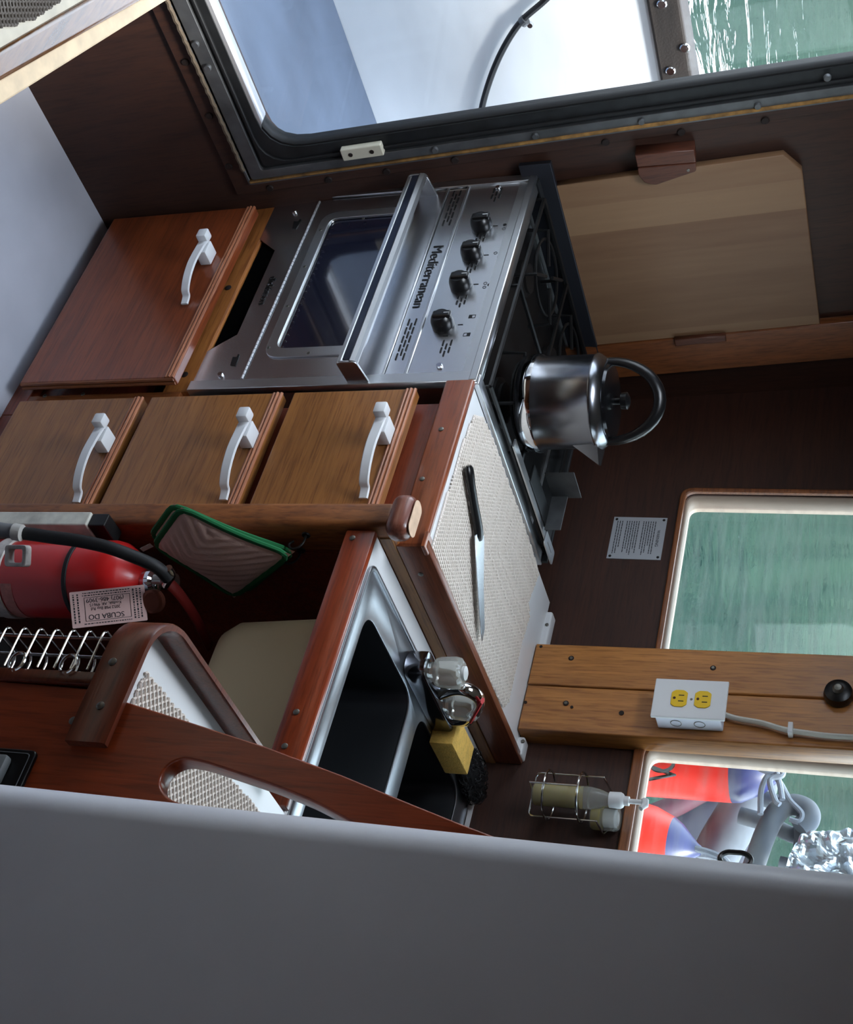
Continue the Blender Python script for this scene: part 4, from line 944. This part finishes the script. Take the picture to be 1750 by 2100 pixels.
# =================================================================== NICHE: potholders, extinguisher
XS = .346
for i, (q, nm) in enumerate([((628, 1097), 'upper'), ((618, 1128), 'lower')]):
    p = XO(*q, XS); b = bmesh.new()
    tube(smooth_path([p, p + Vector((.014, 0, 0)), p + Vector((.024, 0, -.006)), p + Vector((.026, 0, -.016)), p + Vector((.018, 0, -.022)), p + Vector((.012, 0, -.016))], 4), .0018, 7, bm=b)
    lathe([(.007, 0), (.006, .002)], p, A=(1, 0, 0), seg=14, bm=b)
    tag(link('cup_hook', b, M_BLACKM, None, True), ['black cup hook on the cabinet side above the potholders', 'black cup hook holding the green edged potholders'][i], 'hook')
def potholder(px, x, label, tagged):
    P = [XO(*q, x) for q in px]; Q = [(p.y, p.z) for p in P]
    c = Vector((x, sum(a for a, _ in Q) / 4, min(z for _, z in Q)))
    t = thing('potholder', c, label, 'potholder', 'potholders hanging on the cabinet side')
    b = bmesh.new(); G = 40; vs = []
    A_, B_, C_, D_ = [Vector(q) for q in Q]
    for s_ in (1, -1):
        g = []
        for i in range(G + 1):
            r = []
            for j in range(G + 1):
                s, tt = i / G, j / G
                # round the corners
                p = A_ * (1 - s) * (1 - tt) + B_ * s * (1 - tt) + C_ * s * tt + D_ * (1 - s) * tt
                # quilting: chevrons about the diagonal
                u_ = (s * 1.0 + tt) * .5; qv = abs(math.sin((abs(s - .33) * 1.0 + tt * .9) * 24)) - .5
                e = min(s, 1 - s, tt, 1 - tt); th = .0035 * min(1, e * 12) + .0030 * qv * min(1, e * 10)
                bow = .010 * math.sin(math.pi * s) * math.sin(math.pi * tt) + .006 * math.sin(3 * s + 2 * tt)
                r.append(b.verts.new((x + bow + s_ * th, p.x, p.y)))
            g.append(r)
        vs.append(g)
        for i in range(G):
            for j in range(G): b.faces.new((g[i][j], g[i + 1][j], g[i + 1][j + 1], g[i][j + 1]))
    link('quilted_pad', b, mat('rose_beige_cotton', (226, 190, 176), .95, bump=.4, bscale=900), t, True)
    def ed(s, tt):
        p = A_ * (1 - s) * (1 - tt) + B_ * s * (1 - tt) + C_ * s * tt + D_ * (1 - s) * tt
        bow = .010 * math.sin(math.pi * s) * math.sin(math.pi * tt) + .006 * math.sin(3 * s + 2 * tt); return Vector((x + bow, p.x, p.y))
    loop = [ed(k / 10, 0) for k in range(10)] + [ed(1, k / 10) for k in range(10)] + [ed(1 - k / 10, 1) for k in range(10)] + [ed(0, 1 - k / 10) for k in range(10)]
    # soften corners
    for _ in range(2): loop = [(loop[k - 1] + loop[k] * 2 + loop[(k + 1) % 40]) / 4 for k in range(40)]
    link('binding', tube(loop, .0050, 8, True, flat=.8), mat('green_binding', (16, 98, 54), .9), t, True)
    if tagged:
        p = loop[30]; link('care_tag', slab([[(0, 0), (.012, .002), (.012, .022), (0, .02)]], p + Vector((.004, -.004, -.004)), Vector((.2, -1, .2)), Vector((.3, .3, -1)), 0, .0006), mat('white_tape', (190, 186, 178), .9), t)
    return t
potholder([(372, 1040), (598, 1136), (478, 1232), (318, 1112)], .385, 'front potholder with quilted pinkish pad and green binding hanging from the hook', True)
potholder([(357, 1033), (606, 1130), (500, 1222), (312, 1092)], .366, 'rear potholder of which mainly the green binding shows behind the quilted one', False)

ex = thing('fire_extinguisher', (.43, .03, -.89), 'red fire extinguisher with white band clamp in the niche below the sink edge', 'fire extinguisher')
M_EXR = mat('extinguisher_red', (196, 30, 30), .32, coat=.4)
ec = XO(150, 1188, .43); ey = ec.y; exx = .43; er = .061
ztop = XO(238, 1190, .43).z
def exlathe(prof, m, name, seg=48): return link(name, lathe(prof, (exx, ey, 0), seg=seg), m, ex, True)
exlathe([(er * .9, -.89), (er, -.88), (er, ztop), (er * .95, ztop + .014), (er * .78, ztop + .030), (er * .40, ztop + .042), (.016, ztop + .052)], M_EXR, 'cylinder')
exlathe([(.016, ztop + .05), (.018, ztop + .056), (.018, ztop + .066), (.013, ztop + .07)], M_CHROME, 'neck_ring', 24)
vz = ztop + .075
link('valve', tube([(exx, ey, ztop + .065), (exx, ey, vz + .03)], .0125, 14), mat('nickel_valve', (170, 166, 158), .25, 1), ex, True)
vp = XO(318, 1232, .47)
link('pressure_gauge', lathe([(.018, 0), (.018, .008), (.014, .010), (.013, .010)], (vp.x, vp.y, vp.z), A=(.7, -.7, 0), seg=24), mat('brass_gauge', (120, 70, 56), .3, .8), ex, True)
link('gauge_stem', tube([(exx, ey, vz), (vp.x, vp.y, vp.z)], .006, 8), M_CHROME, ex, True)
def px_tube(P, x, r, m, name, par=ex, seg=12, flat=None): return link(name, tube(smooth_path([XO(a, b_, x) for a, b_ in P], 6), r, seg, flat=flat), m, par, True)
px_tube([(335, 1185), (365, 1215), (400, 1265), (430, 1325)], .44, .010, mat('dark_red_lever', (84, 18, 14), .4), 'carry_handle', flat=.5)
px_tube([(345, 1165), (352, 1180), (340, 1200)], .46, .006, M_CHROME, 'squeeze_lever')
px_tube([(-60, 1080), (-20, 1083), (40, 1092)], .47, .0105, mat('grey_nozzle', (110, 112, 114), .5), 'nozzle')
px_tube([(28, 1090), (45, 1093)], .47, .0125, mat('worn_white_band', (186, 184, 178), .6), 'hose_ferrule')
px_tube([(40, 1092), (100, 1101), (160, 1109), (220, 1122), (270, 1140), (320, 1162), (345, 1186)], .465, .0095, M_RUB, 'hose')
# strap around tank
zs1 = XO(180, 1190, .43).z
exlathe([(er + .001, zs1 - .004), (er + .002, zs1 - .003), (er + .002, zs1 + .003), (er + .001, zs1 + .004)], M_RUB, 'rubber_strap')
zb1 = XO(48, 1200, .43).z
M_WORN = mat('worn_white_enamel', (196, 190, 184), .5, var=.35, vscale=60)
exlathe([(er + .0015, zb1 - .011), (er + .003, zb1 - .010), (er + .003, zb1 + .010), (er + .0015, zb1 + .011)], M_WORN, 'band_clamp')
cl0 = XO(38, 1140, .478)
link('clamp_buckle', slab([rrect(-.016, .016, -.020, .018, .006), rrect(-.010, .010, -.012, .011, .004)], cl0, Vector((.8, .6, 0)), UZ, -.007, .007, .0015), M_WORN, ex, True)
# paper labels wrapping the tank
def wrap(z0, z1, a0, a1, m, name, n=18):
    b = bmesh.new(); A_ = []
    for k in range(n + 1):
        a = math.radians(a0 + (a1 - a0) * k / n)
        A_.append([b.verts.new((exx + (er + o_) * math.cos(a), ey + (er + o_) * math.sin(a), z)) for z, o_ in ((z0, .0004), (z1, .0004), (z1, .0009), (z0, .0009))])
    for p_, q_ in zip(A_, A_[1:]):
        for j in range(4): b.faces.new((p_[j], p_[(j + 1) % 4], q_[(j + 1) % 4], q_[j]))
    b.faces.new(A_[0][::-1]); b.faces.new(A_[-1])
    return link(name, b, m, ex, True)
wrap(zb1 + .014, zb1 + .034, -45, 40, mat('red_white_label', (190, 120, 110), .5, var=.3, vscale=90), 'warning_label')
wrap(zb1 - .09, zb1 - .013, -35, 50, M_WORN, 'instruction_label')
wrap(zb1 - .06, zb1 - .02, -62, -38, M_BLACKM, 'black_label')
# inspection tag
et = thing('inspection_tag', XO(295, 1240, .50), 'pale pink inspection tag printed upside down hanging from the extinguisher valve', 'tag')
O_ = XO(222, 1243, .50); nT = (CAM - O_).normalized()
def onp(px, py):
    d = RR[0] * (py - PU) + RR[1] * (1750 - px - 875) + RR[2] * FPX; return CAM + d * ((O_ - CAM).dot(nT) / d.dot(nT))
T = [onp(*q) for q in [(143, 1215), (294, 1199), (303, 1272), (149, 1288)]]
O_ = (T[0] + T[1] + T[2] + T[3]) / 4; Ut = (T[0] - T[1]).normalized(); Vt_ = (T[0] - T[3]) + (T[1] - T[2]); N_ = Ut.cross(Vt_).normalized(); Vt = N_.cross(Ut).normalized()
if N_.dot(nT) < 0: Vt = -Vt; N_ = -N_
T2 = [((p - O_).dot(Ut), (p - O_).dot(Vt)) for p in T]
u0 = min(p[0] for p in T2); u1 = max(p[0] for p in T2); v0 = min(p[1] for p in T2); v1 = max(p[1] for p in T2)
link('card', slab([rrect(u0, u1, v0, v1, .002)], O_, Ut, Vt, -.0006, 0), mat('pink_card', (214, 180, 176), .8), et)
TS = -1 if Vt.dot(T[0] - T[3]) > 0 else 1
def tt_(body, v, s): return text('lettering', body, O_ + Vt * v + N_ * .0003 + Ut * .004, Ut, Vt, s, M_INK, et, .0003)
H = v1 - v0
tt_('SCUBA DO', H * .24, .0105); tt_('2052 Mill Bay Rd', H * .02, .0062); tt_('Kodiak, AK 99615', -H * .09, .0062); tt_('(907) 486-3909', -H * .22, .0088)
link('printed_border', slab([rrect(u0 + .022, u1 - .020, v0 + .010, v1 - .008, .001), rrect(u0 + .0226, u1 - .0206, v0 + .0106, v1 - .0086, .001)], O_, Ut, Vt, 0, .0004), M_INK, et)
b = bmesh.new()
for uu in [u0 + .006, u0 + .011, u0 + .016, u1 - .012, u1 - .006]:
    v = v0 + .004
    while v < v1 - .006:
        l_ = random.uniform(.001, .004); merge(b, slab([[(uu, v), (uu + .0022, v), (uu + .0022, v + l_), (uu, v + l_)]], O_, Ut, Vt, 0, .0003)); v += l_ + .0012
for vv in (v0 + .003, v0 + .0065, v1 - .005):
    u = u0 + .022
    while u < u1 - .018:
        l_ = random.uniform(.001, .004); merge(b, slab([[(u, vv), (u + l_, vv), (u + l_, vv + .0014), (u, vv + .0014)]], O_, Ut, Vt, 0, .0003)); u += l_ + .0012
link('fine_print', b, M_INK, et)
# box behind it
wbx = thing('white_box', (.36, 0, -.9), 'shallow white metal box on the cabinet side behind the extinguisher hose', 'box')
p0, p1 = XO(175, 1076, .372), XO(165, 1113, .372)
link('box_body', bx(XS, .372, p0.y, p1.y + .01, -.88, p0.z, .002), mat('scuffed_white_metal', (206, 204, 192), .6, var=.3, vscale=40), wbx)
link('dark_end', bx(XS, .370, p0.y + .004, p1.y + .006, p0.z, p0.z + .03, .002), M_BLACKM, wbx)

# =================================================================== WALL ITEMS ON THE RIGHT
# soap holder
hc = YO(1160, 1633, .556); hx, hy = hc.x, .556
sh_ = thing('soap_rack', (hx, .59, .03), 'chromed wire soap bottle rack hooked on the wall under the window', 'rack')
z_a, z_b, z_c = YO(1092, 1633, hy).z, YO(1125, 1633, hy).z, YO(1195, 1633, hy).z
z_d = YO(1232, 1633, hy).z
for zz in (z_b, z_c):
    link('ring', tube([(hx + .042 * math.cos(a), hy + .040 * math.sin(a), zz) for a in [2 * math.pi * k / 36 for k in range(36)]], .0019, 8, True), M_WIRE, sh_, True)
for sx_ in (-1, 1):
    link('side_wire', tube(rpoly([(hx + sx_ * .041, z_d), (hx + sx_ * .041, z_a), (hx, z_a)], [0, .01, 0], 5) and [Vector((x, hy, z)) for x, z in rpoly([(hx + sx_ * .041, z_d), (hx + sx_ * .041, z_a), (hx, z_a)], [0, .01, 0], 5)], .0016, 7), M_WIRE, sh_, True)
    link('hook_wire', tube([Vector((hx + sx_ * .041, hy, z_d)), Vector((hx + sx_ * .041, .60, z_d + .004)), Vector((hx + sx_ * .022, .60, z_d + .02)), Vector((hx, .60, z_d + .018))], .0017, 7), M_WIRE, sh_, True)
link('front_wire', tube([(hx, hy - .04, z_c), (hx, hy - .04, z_a + .004), (hx, hy, z_a), (hx, hy + .036, z_a + .004), (hx, .598, z_c)], .0016, 7), M_WIRE, sh_, True)
sb = thing('soap_bottle', (hx, hy, z_a), 'clear pump bottle of yellow dish soap in the chromed wire rack', 'bottle')
zl = YO(1195, 1633, hy).z; zsx = YO(1240, 1633, hy).z; zc1 = YO(1256, 1633, hy).z; zc2 = YO(1285, 1633, hy).z; zn = YO(1332, 1633, hy).z
rb = .019
link('bottle', lathe([(rb * .9, z_a + .002), (rb, z_a + .006), (rb, zl + .014), (rb * .85, zl + .03), (rb * .55, zc1 - .004), (rb * .5, zc1)], (hx, hy, 0), seg=36), mat('clear_plastic_bottle', (236, 238, 234), .12, trans=.82, ior=1.28), sb, True)
link('liquid_soap', lathe([(rb * .86, z_a + .004), (rb * .93, z_a + .008), (rb * .93, zl - .002), (.001, zl - .002)], (hx, hy, 0), seg=36), mat('yellow_soap', (170, 150, 18), .3), sb, True)
link('pump_collar', lathe([(rb * .7, zc1 - .003), (rb * .72, zc2 - .008), (rb * .6, zc2 - .004), (rb * .42, zc2 - .002), (rb * .42, zc2 + .006)], (hx, hy, 0), seg=28), M_WHITEP, sb, True)
link('pump_stem', tube([(hx, hy, zc2), (hx, hy, zn - .006)], .0042, 10), M_WHITEP, sb, True)
link('pump_spout', tube([(hx - .004, hy, zn - .006), (hx + .006, hy - .002, zn - .004), (hx + .016, hy - .008, zn - .009)], [.0065, .006, .004], 10), M_WHITEP, sb, True)
q0, q1 = YO(1215, 1672, .585), YO(1272, 1672, .585)
sb2 = thing('spare_bottle', (q0.x, .585, q0.z), 'short clear bottle with a little yellow liquid tucked behind the wire rack', 'bottle')
link('bottle', lathe([(.018, 0), (.021, .004), (.021, q1.z - q0.z - .004), (.018, q1.z - q0.z)], (q0.x + .004, .583, q0.z), seg=32), MATS['clear_plastic_bottle'], sb2, True)
link('liquid', lathe([(.0175, .002), (.0195, .006), (.0195, .018), (.001, .018)], (q0.x + .004, .583, q0.z), seg=28), MATS['yellow_soap'], sb2, True)
link('cap', lathe([(.009, .0), (.012, .002), (.012, .02), (.008, .024)], (q0.x + .004, .583, q0.z + .020), seg=20), M_WHITEP, sb2, True)

# outlet
YP = .512
oc = [YO(*q, YP) for q in [(1345, 1390), (1495, 1398), (1487, 1478), (1335, 1467)]]
ox0 = (oc[0].x + oc[1].x) / 2; ox1 = (oc[2].x + oc[3].x) / 2; oz0 = (oc[0].z + oc[3].z) / 2; oz1 = (oc[1].z + oc[2].z) / 2
ou = thing('electrical_outlet', ((ox0 + ox1) / 2, YP, oz0), 'white surface-mounted outlet box with two yellow receptacles on the wooden post', 'outlet')
link('back_box', bx(ox0 + .006, ox1 - .004, YP + .006, PY, oz0 + .006, oz1 - .008, .002), mat('pale_blue_white_plastic', (214, 218, 232), .45), ou)
link('cover_plate', bx(ox0, ox1, YP, YP + .006, oz0, oz1, .0015), M_WHITEP, ou)
for f in (.36, .68):
    zz = oz0 + (oz1 - oz0) * f; xm = (ox0 + ox1) / 2 + .001
    lp = [(x, z) for x, z in circ(xm, zz, .0175, 36)]; lp = [(max(xm - .0165, min(xm + .0165, x)), max(zz - .0135, min(zz + .0135, z))) for x, z in lp]
    rc = link('receptacle', slab([lp], (0, YP, 0), UX, UZ, 0, .002, .0006), mat('yellow_receptacle', (226, 186, 24), .4), ou)
    link('slot', bx(xm - .0065, xm - .005, YP - .0026, YP - .0018, zz - .001, zz + .008), M_BLACKM, rc)
    link('slot', bx(xm + .005, xm + .0065, YP - .0026, YP - .0018, zz - .001, zz + .008), M_BLACKM, rc)
    link('ground_hole', lathe([(.0024, 0), (.0024, .0008)], (xm, YP - .0018, zz - .008), A=(0, -1, 0), seg=12), mat('ground_brown', (60, 20, 10), .6), rc)
screw(Vector(((ox0 + ox1) / 2 + .001, YP, (oz0 + oz1) / 2 + .003)), (0, -1, 0), .0022, ou)
for f in (.32, .64):
    zz = oz0 + (oz1 - oz0) * f
    link('knockout', tube([(ox1 - .0036, YP + .025 + .009 * math.cos(a), zz + .009 * math.sin(a)) for a in [2 * math.pi * k / 24 for k in range(24)]], .0006, 5, True), M_SCREW, ou)
cpx = smooth_path([YO(*q, PY - .010) for q in [(1478, 1462), (1510, 1473), (1560, 1482), (1610, 1496), (1660, 1504), (1700, 1509), (1760, 1513), (1830, 1520)]], 6)
tag(link('power_cable', tube(cpx, .0065, 10, flat=.6), mat('white_cable_sheath', (206, 204, 196), .5), None, True), 'flat white power cable running up the post from the outlet', 'cable')
p = YO(1622, 1493, PY - .012)
tag(link('cable_staple', bx(p.x - .008, p.x + .012, PY - .019, PY, p.z - .004, p.z + .004, .001), M_WHITEP), 'small white cable clip nailed on the wooden post', 'clip')
p = YO(1721, 1427, PY)
ns = thing('round_bumper', p, 'round black rubber bumper with steel centre high on the wooden post', 'bumper')
link('rubber', lathe([(.0235, 0), (.0245, .006), (.022, .016), (.014, .020)], p, A=(0, -1, 0), seg=36), M_BLACK, ns, True)
link('steel_centre', lathe([(.009, .018), (.0095, .022), (.006, .027), (.001, .028)], p, A=(0, -1, 0), seg=20), M_SCREW, ns, True)

# =================================================================== LEFT: corner of a facing counter
ZT = -.30
fcn = thing('facing_counter', (-.1, -1.1, -.9), 'corner of a facing counter with a varnished wooden rail catching the light', 'counter')
def zpoly(L, z): return [(p.x, p.y) for p in [ZO(a, b_, z) for a, b_ in L]]
far = [(170 * 2.6, -98 * 1.6 - 60)]
L0 = zpoly([(0, 98), (170, 0)], ZT); L1 = zpoly([(0, 165), (288, 0)], ZT); L2 = zpoly([(0, 221), (350, 0)], ZT)
def ext(L, a=.5, b_=.36):
    p, q = Vector(L[0]), Vector(L[1]); d = (q - p).normalized(); return (p - d * a, q + d * b_)
e0, e1, e2 = ext(L0), ext(L1), ext(L2)
dd = (Vector(L0[1]) - Vector(L0[0])).normalized(); nb = Vector((dd.y, -dd.x));
if nb.y > 0: nb = -nb
back = [e0[1] + nb * .6, e0[0] + nb * .6]
link('surface', slab([[tuple(e0[0]), tuple(e0[1]), tuple(back[0]), tuple(back[1])]], (0, 0, ZT), UX, UY, -.03, 0), mat('cream_counter', (214, 204, 184), .6, var=.15, vscale=30), fcn)
link('varnished_rail', slab([[tuple(e0[0]), tuple(e0[1]), tuple(e1[1]), tuple(e1[0])]], (0, 0, ZT), UX, UY, -.03, .006, .006), wood('amber_varnish', (150, 94, 40), (70, 42, 18), 'X', .25, .7, 14, 60, stretch=.12), fcn)
link('worn_ledge', slab([[tuple(e1[0]), tuple(e1[1]), tuple(e2[1]), tuple(e2[0])]], (0, 0, ZT), UX, UY, -.05, -.006, .003), mat('bare_worn_teak', (232, 206, 170), .6, var=.15, vscale=40), fcn)
bs = [e0[0] + nb * .05, e0[1] + nb * .05, back[0], back[1]]
link('base', slab([[tuple(p) for p in bs]], (0, 0, ZT), UX, UY, -.6, -.03), M_TRIMW, fcn)
mq = zpoly([(0, 60), (67, 41), (123, 3), (200, -40), (120, -160), (-120, -60), (-120, 110)], ZT)
tag(strand_mat('nonslip_mat', mq, ZT, .0085, M_MATG, ang=math.radians(16), step=.0095, thick=.002), 'grey open-weave mat on the facing counter at the picture corner', 'mat')
